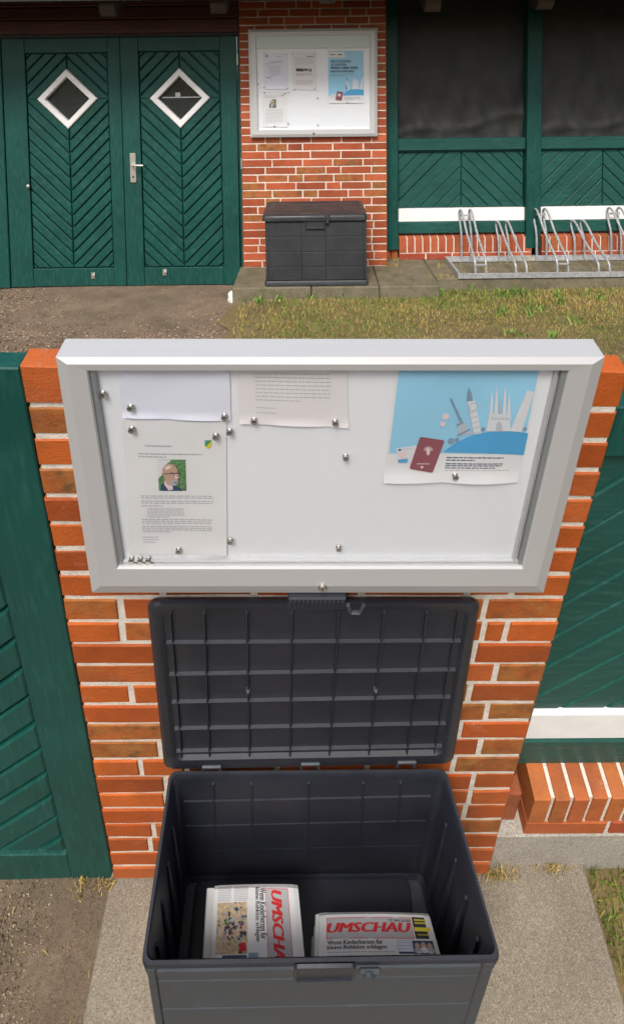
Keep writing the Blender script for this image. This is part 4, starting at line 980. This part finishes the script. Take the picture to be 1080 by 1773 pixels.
lb = MB(); lb.box(q.x - .024, q.x + .024, yF - .014, yF - .004, q.z - .0, q.z + .016, .004); lb.lathe((q.x - .002, yF - .012, q.z + .006), (0, -1, 0), [(0, .012), (.006, .012), (.009, .007)]); lb.prism([(q.x - .016, q.z - .014), (q.x + .016, q.z - .014), (q.x + .009, q.z), (q.x - .009, q.z)], yF - .004, yF - .012, .002)
ob.part('latch', lb, PL_FR)
# lid against the wall
LYF, LYP = -.056, -.045
def lq(c4px, y, ru, n=6, tilt=0):
    c = [LO.p(*q, y) for q in c4px]; c = [c[3], c[2], c[1], c[0]]          # unit v runs upwards
    return [(lambda q: (q.x, y, q.z))(bil(c, u, v)) for u, v in rrect(0, 1, 0, 1, ru * .8, n, ru)]
O4 = [(254, 1034), (832, 1033), (782, 1320), (285, 1330)]
O5 = [(255, 1041), (831, 1040), (783, 1322), (285, 1332)]
I1 = [(262, 1047), (825, 1045), (777, 1314), (289, 1324)]
I2 = [(273, 1055), (814, 1053), (768, 1308), (300, 1317)]
I3 = [(282, 1061), (806, 1059), (763, 1302), (306, 1311)]
lm = MB(); lm.loft([lq(O4, -.014, .05), lq(O5, LYF + .008, .05), lq(I1, LYF, .05), lq(I2, LYF + .002, .045), [(x, LYP, z) for x, y, z in lq(I3, LYF + .006, .04)]], True, True)
lid = ob.part('lid', lm, PL_LO, None, True)
IQ = [LO.p(*q, LYP) for q in [(283, 1062), (805, 1060), (762, 1302), (307, 1311)]]
def rib(pa, pb, r=.0035):
    a, b = LO.p(*pa, LYP - .004), LO.p(*pb, LYP - .004)
    d = (b - a).normalized(); n_ = Vector((-d.z, 0, d.x)) * r
    m = MB(); m.loft([[(k.x - n_.x, LYP + .002, k.z - n_.z), (k.x - n_.x * .5, LYP - .007, k.z - n_.z * .5), (k.x + n_.x * .5, LYP - .007, k.z + n_.z * .5), (k.x + n_.x, LYP + .002, k.z + n_.z)] for k in (a, b)], True, True)
    ob.part('rib', m, PL_LO, lid)
for xt, xb in ((353, 363), (427, 432), (505, 502), (586, 570), (665, 638), (739, 703)): rib((xt, 1061), (xb, 1308))
for i, (yl, yr) in enumerate(((1113, 1110), (1168, 1160), (1216, 1207), (1262, 1253), (1301, 1292))): rib((283 + (yl - 1060) * .095, yl), (806 - (yr - 1060) * .18, yr), .003)
rib((295, 1061), (315, 1310), .002); rib((793, 1060), (751, 1303), .002)
# grip comb, small bosses
for k in range(13):
    px = 503 + k * 7.4; a = LO.p(px, 1051, LYF - .001); b = LO.p(px, 1038, LYF - .001)
    ob.part('grip_tooth', MB().box(a.x - .0022, a.x + .0022, LYF - .006, LYF + .01, a.z, b.z, .0008), PL_LO, lid)
a, b = LO.p(498, 1055, LYF), LO.p(600, 1035, LYF); ob.part('grip', MB().box(a.x, b.x, LYF - .002, LYF + .012, a.z, b.z, .003), PL_LO, lid)
q = LO.p(615, 1047, LYF); ob.part('catch', MB().tube([(q.x - .017, LYF - .006, q.z + .010), (q.x - .010, LYF - .008, q.z - .012), (q.x + .010, LYF - .008, q.z - .012), (q.x + .017, LYF - .006, q.z + .010)], .005, 6), PL_FR, lid)
for px, py in ((430, 1191), (650, 1190)):
    q = LO.p(px, py, LYP); ob.part('boss', MB().lathe((q.x, LYP + .001, q.z), (0, -1, 0), [(0, .007), (.010, .005), (.013, .002)]), PL_FR, lid, True)
# hinges
for px, py in ((367, 1330), (537, 1325), (703, 1322)):
    q = LO.p(px, py, -.058); w_ = .022
    hm_ = MB(); hm_.tube([(q.x - w_, -.058, q.z - .012), (q.x - w_, -.060, q.z + .012), (q.x + w_, -.060, q.z + .012), (q.x + w_, -.058, q.z - .012)], .0042, 6); hm_.box(q.x - w_, q.x + w_, -.056, -.050, q.z - .004, q.z + .006, .001)
    ob.part('hinge', hm_, PL_FR, lid)

# ------------------------------------------------------------------ newspapers
def news(px4, ztop, h, label, group=None, dx=0, dy=0, rough_edge=0, bulge=.006, mat=NEWS, ext=None):
    c = [LO.z(*q, ztop) for q in px4]; c = [Vector((q.x + dx, q.y + dy, ztop)) for q in c]
    def sm(u, v, lift=0):
        q = bil(c, u, v); e = bulge * math.sin(math.pi * min(1, max(0, u))) ** .6 * (0.55 + .45 * math.sin(2.2 * u + 3 * v)) - .010 * max(0, 1 - v / .08) ** 2
        edge = .0 if .03 < u < .97 else -.003
        return (q.x, q.y, q.z + e + edge + .0005 * lift)
    t = Thing(LO, 'newspaper', label, 'newspaper', (bil(c, .5, .5).x, bil(c, .5, .5).y, ztop - h), group)
    m = MB(); N = 18; m.grid(lambda u, v: sm(u, v), N, N)
    ring = [(i / N, 0) for i in range(N)] + [(1, i / N) for i in range(N)] + [(1 - i / N, 1) for i in range(N)] + [(0, 1 - i / N) for i in range(N)]
    L = max(2, int(h / .003)); rings = []
    for k in range(L + 1):
        o_ = random.uniform(-.0018, .0018) if 0 < k < L else 0
        rings.append([(lambda q, u, v: (q[0] + o_ * (1 if u > .5 else -1), q[1] + o_ * (1 if v < .5 else -1), q[2] * (1 - k / L) + (ztop - h) * (k / L)))(sm(u, v), u, v) for u, v in ring])
    m.loft(rings); b = t.part('pages', m, mat, None, False)
    return t, Sheet(t, sm, None), c
ZF = FLOOR + .0135
ZL, ZR = ZF + .215, ZF + .185
zz = lambda x, y: (340 + x * .4074, 1510 + y * .4074)
A4 = [zz(78, 50), zz(430, 46), zz(470, 470), zz(55, 475)]
B4 = [zz(524, 168), zz(985, 172), zz(1062, 440), zz(514, 455)]
def stack(px4, ztop, n, h, label, group, mats=None):
    for k in range(1, n):
        z = ztop - h - (k - 1) * h
        p4 = px4; t, S, c = news(p4, ztop, h - .0012, label, group, 0, 0, bulge=0, mat=(mats or {}).get(k, NEWS)) if False else (None, None, None)
        base = [LO.z(*q, ztop) for q in px4]; j = (random.uniform(-.024, .006), random.uniform(-.006, .006))
        mb = MB(); pts = []
        for q in base: pts.append((q.x + j[0], q.y + j[1]))
        # folded pad: rounded left fold
        ring = lambda s, zq: [((x - pts[0][0]) * 1 + pts[0][0] + s * (1 if i in (0, 3) else -1) * .003, y, zq) for i, (x, y) in enumerate(pts)]
        mb.loft([ring(1, z - h + .0006), ring(0, z - h * .7), ring(0, z - h * .3), ring(1, z - .0006)], True, True)
        single(LO, 'newspaper', mb, (mats or {}).get(k, NEWS), label if k not in (mats or {}) else ('orange printed insert second below the top of the right newspaper stack' if k == 2 else 'red printed insert in the middle of the right newspaper stack'), 'newspaper', group, base=((pts[0][0] + pts[1][0]) / 2, (pts[0][1] + pts[2][1]) / 2, z - h))
stack(A4, ZL, 12, (ZL - ZF) / 12, 'newspaper under the topmost one of the left stack in the open box', 'lower newspapers of the left stack')
stack(B4, ZR, 10, (ZR - ZF) / 10, 'newspaper under the topmost one of the right stack in the open box', 'lower newspapers of the right stack', {2: ORANGE, 5: RED})
# top of the left stack: print turned sideways
t, S, cA = news(A4, ZL, (ZL - ZF) / 12, 'topmost newspaper of the left stack, its red masthead turned sideways')
UV = lambda x, y: inv2(cA, LO.z(*zz(x, y), ZL))
def inv2(c, q):
    u, v = .5, .5
    for _ in range(30):
        p = bil(c, u, v); du = (bil(c, u + 1e-4, v) - p) * 1e4; dv = (bil(c, u, v + 1e-4) - p) * 1e4; r = q - p
        det = du.x * dv.y - du.y * dv.x; u += (r.x * dv.y - r.y * dv.x) / det; v += (du.x * r.y - du.y * r.x) / det
    return u, v
m0, m1 = UV(298, 200)[0], UV(398, 200)[0]; va = UV(340, 74)[1]
S.rect('masthead_field', NEWS_G, m0, va, m1, .97, 1, (4, 12)); S.outline('masthead_rule', RED, m0, va, m1, .97, .006, .007, 2)
S.text('masthead', RED, 'UMSCHAU', UV(322, 200)[0], UV(340, 84)[1], UV(368, 200)[0], .93, 3, 0, .25, True, heavy=.012)
S.lines('small_print', INKG, va + .02, .9, [m1 - .035, m1 - .06, m0 + .02], .008, 2, 1, True)
S.text('headline', INK, 'Wenn Kinderherzen für', UV(270, 150)[0], UV(270, 72)[1], UV(296, 150)[0], UV(270, 288)[1], 2, 0, 0, True, heavy=.003)
S.text('headline', INK, 'kleine Rehkitze schlagen', UV(246, 150)[0], UV(246, 70)[1], UV(270, 150)[0], UV(246, 298)[1], 2, 0, 0, True, heavy=.003)
p0, p1 = UV(86, 240)[0], UV(216, 240)[0]; w0, w1 = UV(150, 132)[1], UV(150, 352)[1]
S.rect('printed_photo', CARDB, p0, w0, p1, w1, 1)
for k in range(150):
    mt = random.choice((SKIN, PGREEN, INK, CARDB, INK, NAVY, INKG, INKG, BLUEG, CARDB, DSTEEL, PASSP)); a, b = random.gauss((p0 + p1) / 2 + .01, (p1 - p0) * .22), random.gauss((w0 + w1) / 2, (w1 - w0) * .22)
    r1, r2, ph = random.uniform(.010, .034), random.uniform(.010, .04), random.uniform(0, 6)
    S.poly('printed_photo', mt, [(min(p1, max(p0, a + r1 * random.uniform(.4, 1.2) * math.cos(ph + q))), min(w1, max(w0, b + r2 * random.uniform(.4, 1.2) * math.sin(ph + q)))) for q in (0, 1.3, 2.4, 3.6, 4.9)], 2 + k % 3)
S.poly('printed_photo', RED, [(p1 - .09, w1 - .10), (p1 - .02, w1 - .11), (p1 - .01, w1 - .03), (p1 - .08, w1 - .02)], 5)
S.lines('column_text', INKG, p0, UV(150, 120)[0], rng(UV(150, 64)[1], UV(150, 122)[1], 9), .010, 1, .9); S.lines('column_text', INKG, UV(160, 90)[0], UV(222, 90)[0], rng(UV(150, 64)[1], UV(150, 122)[1], 9), .010, 1, .9)
S.rect('blue_advert', NAVY, UV(110, 365)[0], UV(150, 356)[1], UV(214, 365)[0], UV(150, 440)[1], 1); S.rect('blue_advert', BLUEG, UV(222, 365)[0], UV(240, 345)[1], UV(262, 365)[0], UV(240, 440)[1], 1); S.done()
# top of the right stack
t, S, cA = news(B4, ZR, (ZR - ZF) / 10, 'topmost newspaper of the right stack with a red masthead read upright', bulge=.010)
UV = lambda x, y: inv2(cA, LO.z(*zz(x, y), ZR))
def R2(x0, y0, x1, y1): a = UV(x0, (y0 + y1) / 2); b = UV(x1, (y0 + y1) / 2); c = UV((x0 + x1) / 2, y0); d = UV((x0 + x1) / 2, y1); return a[0], c[1], b[0], d[1]
g = R2(552, 198, 916, 288); S.rect('masthead_field', NEWS_G, *g, 1, (10, 4)); S.outline('masthead_rule', RED, *g, .005, .010, 2)
S.text('masthead', RED, 'UMSCHAU', *R2(556, 221, 908, 262), 3, 0, .25, heavy=.012)
S.lines('small_print', INKG, UV(570, 208)[0], UV(800, 208)[0], [UV(700, 204)[1]], .012, 2, 1); S.text('phone_number', INK, 'TZ 040-26200', *R2(812, 207, 906, 218), 3, .02); S.lines('small_print', INKG, UV(580, 270)[0], UV(900, 270)[0], [UV(700, 267)[1], UV(700, 276)[1]], .010, 2, 1)
S.text('headline', INK, 'Wenn Kinderherzen für', *R2(556, 293, 790, 312), 2, 0, heavy=.003); S.text('headline', INK, 'kleine Rehkitze schlagen', *R2(556, 315, 808, 336), 2, 0, heavy=.003)
S.lines('column_text', INKG, UV(556, 345)[0], UV(850, 345)[0], [UV(700, 342)[1]], .012, 1, 1); S.lines('column_text', INKL, UV(556, 365)[0], UV(850, 365)[0], rng(UV(700, 356)[1], UV(700, 400)[1], 4), .012, 1, 1)
g = R2(921, 196, 992, 286); S.rect('gold_advert', INK, *g, 1)
dv = g[3] - g[1]; S.lines('gold_advert', YELLOW, g[0] + .02, g[2] - .02, [g[1] + dv * .1, g[1] + dv * .24], .025, 2, 1); S.rect('gold_advert', YELLOW, g[0] + .004, g[1] + dv * .48, g[2] - .004, g[1] + dv * .66, 2); S.lines('gold_advert', YELLOW, g[0] + .02, g[2] - .02, [g[1] + dv * .8], .015, 2, 1)
g = R2(855, 294, 920, 350); S.rect('blue_table', PAPER_L, *g, 1); S.outline('blue_table', BLUEG, *g, .004, .006, 2); S.lines('blue_table', BLUEG, g[0] + .01, g[2] - .01, rng(g[1] + .03, g[3] - .08, 3), .008, 2); S.rect('blue_table', NAVY, g[0], g[3] - .03, g[2], g[3], 3)
g = R2(921, 294, 1010, 350); S.rect('printed_photo', NAVY, *g, 1)
for k, (a, b) in enumerate(((.2, .4), (.5, .35), (.8, .42))):
    S.disc('printed_photo', SKIN, g[0] + (g[2] - g[0]) * a, g[1] + (g[3] - g[1]) * b, .022, .05, 2); S.disc('printed_photo', PAPER if k == 1 else INKG, g[0] + (g[2] - g[0]) * a, g[1] + (g[3] - g[1]) * (b + .35), .032, .05, 3)
S.lines('printed_photo', PAPER, g[0] + .03, g[2] - .02, [g[3] - .035], .018, 4, 1); S.done()

# ------------------------------------------------------------------ grass, litter and small stones
def blades(fr, name, pts, cols, hmin, hmax, wd, kind='stuff'):
    v, f, c = [], [], []
    for (x, y, z) in pts:
        h = random.uniform(hmin, hmax); a = random.uniform(0, 6.283); ln = random.uniform(.2, 1.1) * h; w_ = wd * random.uniform(.6, 1.4); b = random.uniform(0, 6.283)
        dx, dy = math.cos(a), math.sin(a); ex, ey = math.cos(b) * w_, math.sin(b) * w_; n = len(v)
        v += [(x - ex, y - ey, z - .004), (x + ex, y + ey, z - .004), (x + dx * ln * .4 + ex * .8, y + dy * ln * .4 + ey * .8, z + h * .62), (x + dx * ln * .4 - ex * .8, y + dy * ln * .4 - ey * .8, z + h * .62), (x + dx * ln, y + dy * ln, z + h)]
        f += [(n, n + 1, n + 2, n + 3), (n + 3, n + 2, n + 4)]
        k = random.choice(cols); g = random.uniform(.7, 1.25); c += [(k[0] * g, k[1] * g, k[2] * g, 1)] * 5
    me = bpy.data.meshes.new(name); me.from_pydata(v, [], f); me.materials.append(VCOL)
    at = me.color_attributes.new('Col', 'FLOAT_COLOR', 'POINT'); at.data.foreach_set('color', [q for k in c for q in k])
    o = bpy.data.objects.new(name, me); COL.objects.link(o); o.matrix_world = fr.M; o['kind'] = kind; return o
STRAW = [(.52, .37, .12), (.45, .31, .10), (.58, .44, .18), (.38, .28, .09), (.42, .37, .10)]
GRN = [(.14, .22, .04), (.20, .27, .05), (.11, .17, .03), (.25, .29, .07)]
def lush(x, y): return math.sin(3.1 * x + 1.3) * math.sin(4.7 * y + .6 * x) + .45 * math.sin(11 * x + 5 * y) + .3 * math.sin(23 * y - 9 * x)
dry, grn = [], []
for _ in range(52000):
    x = random.uniform(-.55, 3.4); y = random.uniform(-2.1, -.30)
    if x < .955 and y > SL_Y - .005: continue
    if y > ry1 - .01: continue
    if x < -.3 and random.random() < .7: continue
    z = -.092
    near = abs(y - (SL_Y if x < .95 else ry1)) < .16
    if random.random() < (.64 if near else .42) + .26 * lush(x, y): grn.append((x, y, z))
    else: dry.append((x, y, z))
blades(UP, 'dry_grass', dry, STRAW, .008, .030, .0018); blades(UP, 'green_grass', grn, GRN, .010, .036, .0022)
# broad leaved weeds in the lawn
wv = []
for px, py in ((815, 500), (835, 497), (890, 505), (905, 510), (760, 508), (690, 510), (585, 515), (540, 517), (660, 512), (1040, 520), (870, 540), (920, 545), (885, 580), (905, 585), (950, 585), (965, 512), (870, 512), (930, 535), (865, 545), (975, 525), (1000, 560), (450, 522), (480, 520)):
    q = UP.z(px, py, -.09)
    for _ in range(16): wv.append((q.x + random.gauss(0, .022), q.y + random.gauss(0, .022), -.09))
blades(UP, 'weeds', wv, [(.19, .30, .06), (.24, .34, .08), (.14, .24, .05)], .02, .06, .007)
# tufts along the joints
tf_ = []
for x, y, z in [(PX1 + .03, .0, 0), (.72, .15, 0), (1.75, .15, 0), (1.8, .1, 0), (.98, -.3, 0)]:
    for _ in range(40): tf_.append((x + random.gauss(0, .05), y + random.gauss(0, .012), z))
for _ in range(260): tf_.append((random.uniform(1.0, 3.2), random.uniform(ry1 + .05, ry0 - .02), -.002))
blades(UP, 'dry_stalks', tf_, STRAW, .01, .04, .0016)
lv = []
for _ in range(16000):
    x = random.uniform(.905, 1.9); y = random.uniform(-1.4, .01)
    if x < .92 + .02 * math.sin(20 * y): continue
    lv.append((x, y, -.035))
blades(LO, 'green_lawn', lv, GRN + [(.30, .30, .07)], .015, .05, .0022)
tf_ = []
for cx, cy, n, sx in ((.62, -.002, 150, .03), (.60, -.004, 60, .014), (.80, .010, 90, .03), (-.60, -.01, 50, .006), (.74, .01, 25, .05)):
    for _ in range(n): tf_.append((cx + random.gauss(0, sx), cy + random.gauss(0, .006), .0))
for _ in range(130): tf_.append((random.uniform(-.72, -.61), random.gauss(-.004, .012), -.033))
for _ in range(200): tf_.append((random.uniform(-1.0, -.61), random.uniform(-.4, .0), -.033))
blades(LO, 'dry_tufts', tf_, STRAW, .006, .026, .0012)
def crumbs(fr, name, n, xr_, yr_, z, smin, smax, cols, skip=None):
    v, f, c = [], [], []
    for _ in range(n):
        x = random.uniform(*xr_); y = random.uniform(*yr_)
        if skip and skip(x, y): continue
        s = random.uniform(smin, smax) * random.uniform(.6, 1); a = random.uniform(0, 3.14); b = random.uniform(.4, 1); h = random.uniform(.3, .7) * s; k0 = len(v)
        for t_ in range(5):
            q = a + t_ * 1.2566; v.append((x + math.cos(q) * s * random.uniform(.7, 1.1), y + math.sin(q) * s * b, z + random.uniform(-.2, .25) * h))
        v.append((x + random.uniform(-.3, .3) * s, y, z + h)); f += [(k0 + i, k0 + (i + 1) % 5, k0 + 5) for i in range(5)]
        k = random.choice(cols); g = random.uniform(.6, 1.3); c += [(k[0] * g, k[1] * g, k[2] * g, 1)] * 6
    me = bpy.data.meshes.new(name); me.from_pydata(v, [], f); me.materials.append(VCOL)
    at = me.color_attributes.new('Col', 'FLOAT_COLOR', 'POINT'); at.data.foreach_set('color', [q for k in c for q in k])
    o = bpy.data.objects.new(name, me); COL.objects.link(o); o.matrix_world = fr.M; o['kind'] = 'stuff'
crumbs(UP, 'gravel', 15000, (-3.2, -.45), (-1.8, .005), -.156, .003, .013, [(.25, .18, .12), (.16, .11, .07), (.36, .28, .2), (.10, .07, .045), (.22, .13, .08)], lambda x, y: x > -.63 and y > SL_Y)
crumbs(UP, 'bark_litter', 2200, (-3.2, -.45), (-1.8, -.2), -.152, .004, .015, [(.38, .30, .21), (.16, .085, .055), (.10, .06, .035), (.26, .17, .11), (.34, .25, .16)], lambda x, y: x > -.66 and y > SL_Y - .03)
crumbs(LO, 'gravel', 9000, (-1.4, -.605), (-1.0, .01), -.034, .0015, .005, [(.24, .18, .12), (.13, .09, .055), (.34, .28, .2), (.09, .06, .04), (.28, .2, .12)])
crumbs(LO, 'sand_grains', 900, (-.59, .9), (-1.0, .0), .0, .0008, .0028, [(.36, .3, .22), (.12, .1, .08), (.5, .46, .4), (.4, .28, .08)], lambda x, y: -.42 < x < .45)
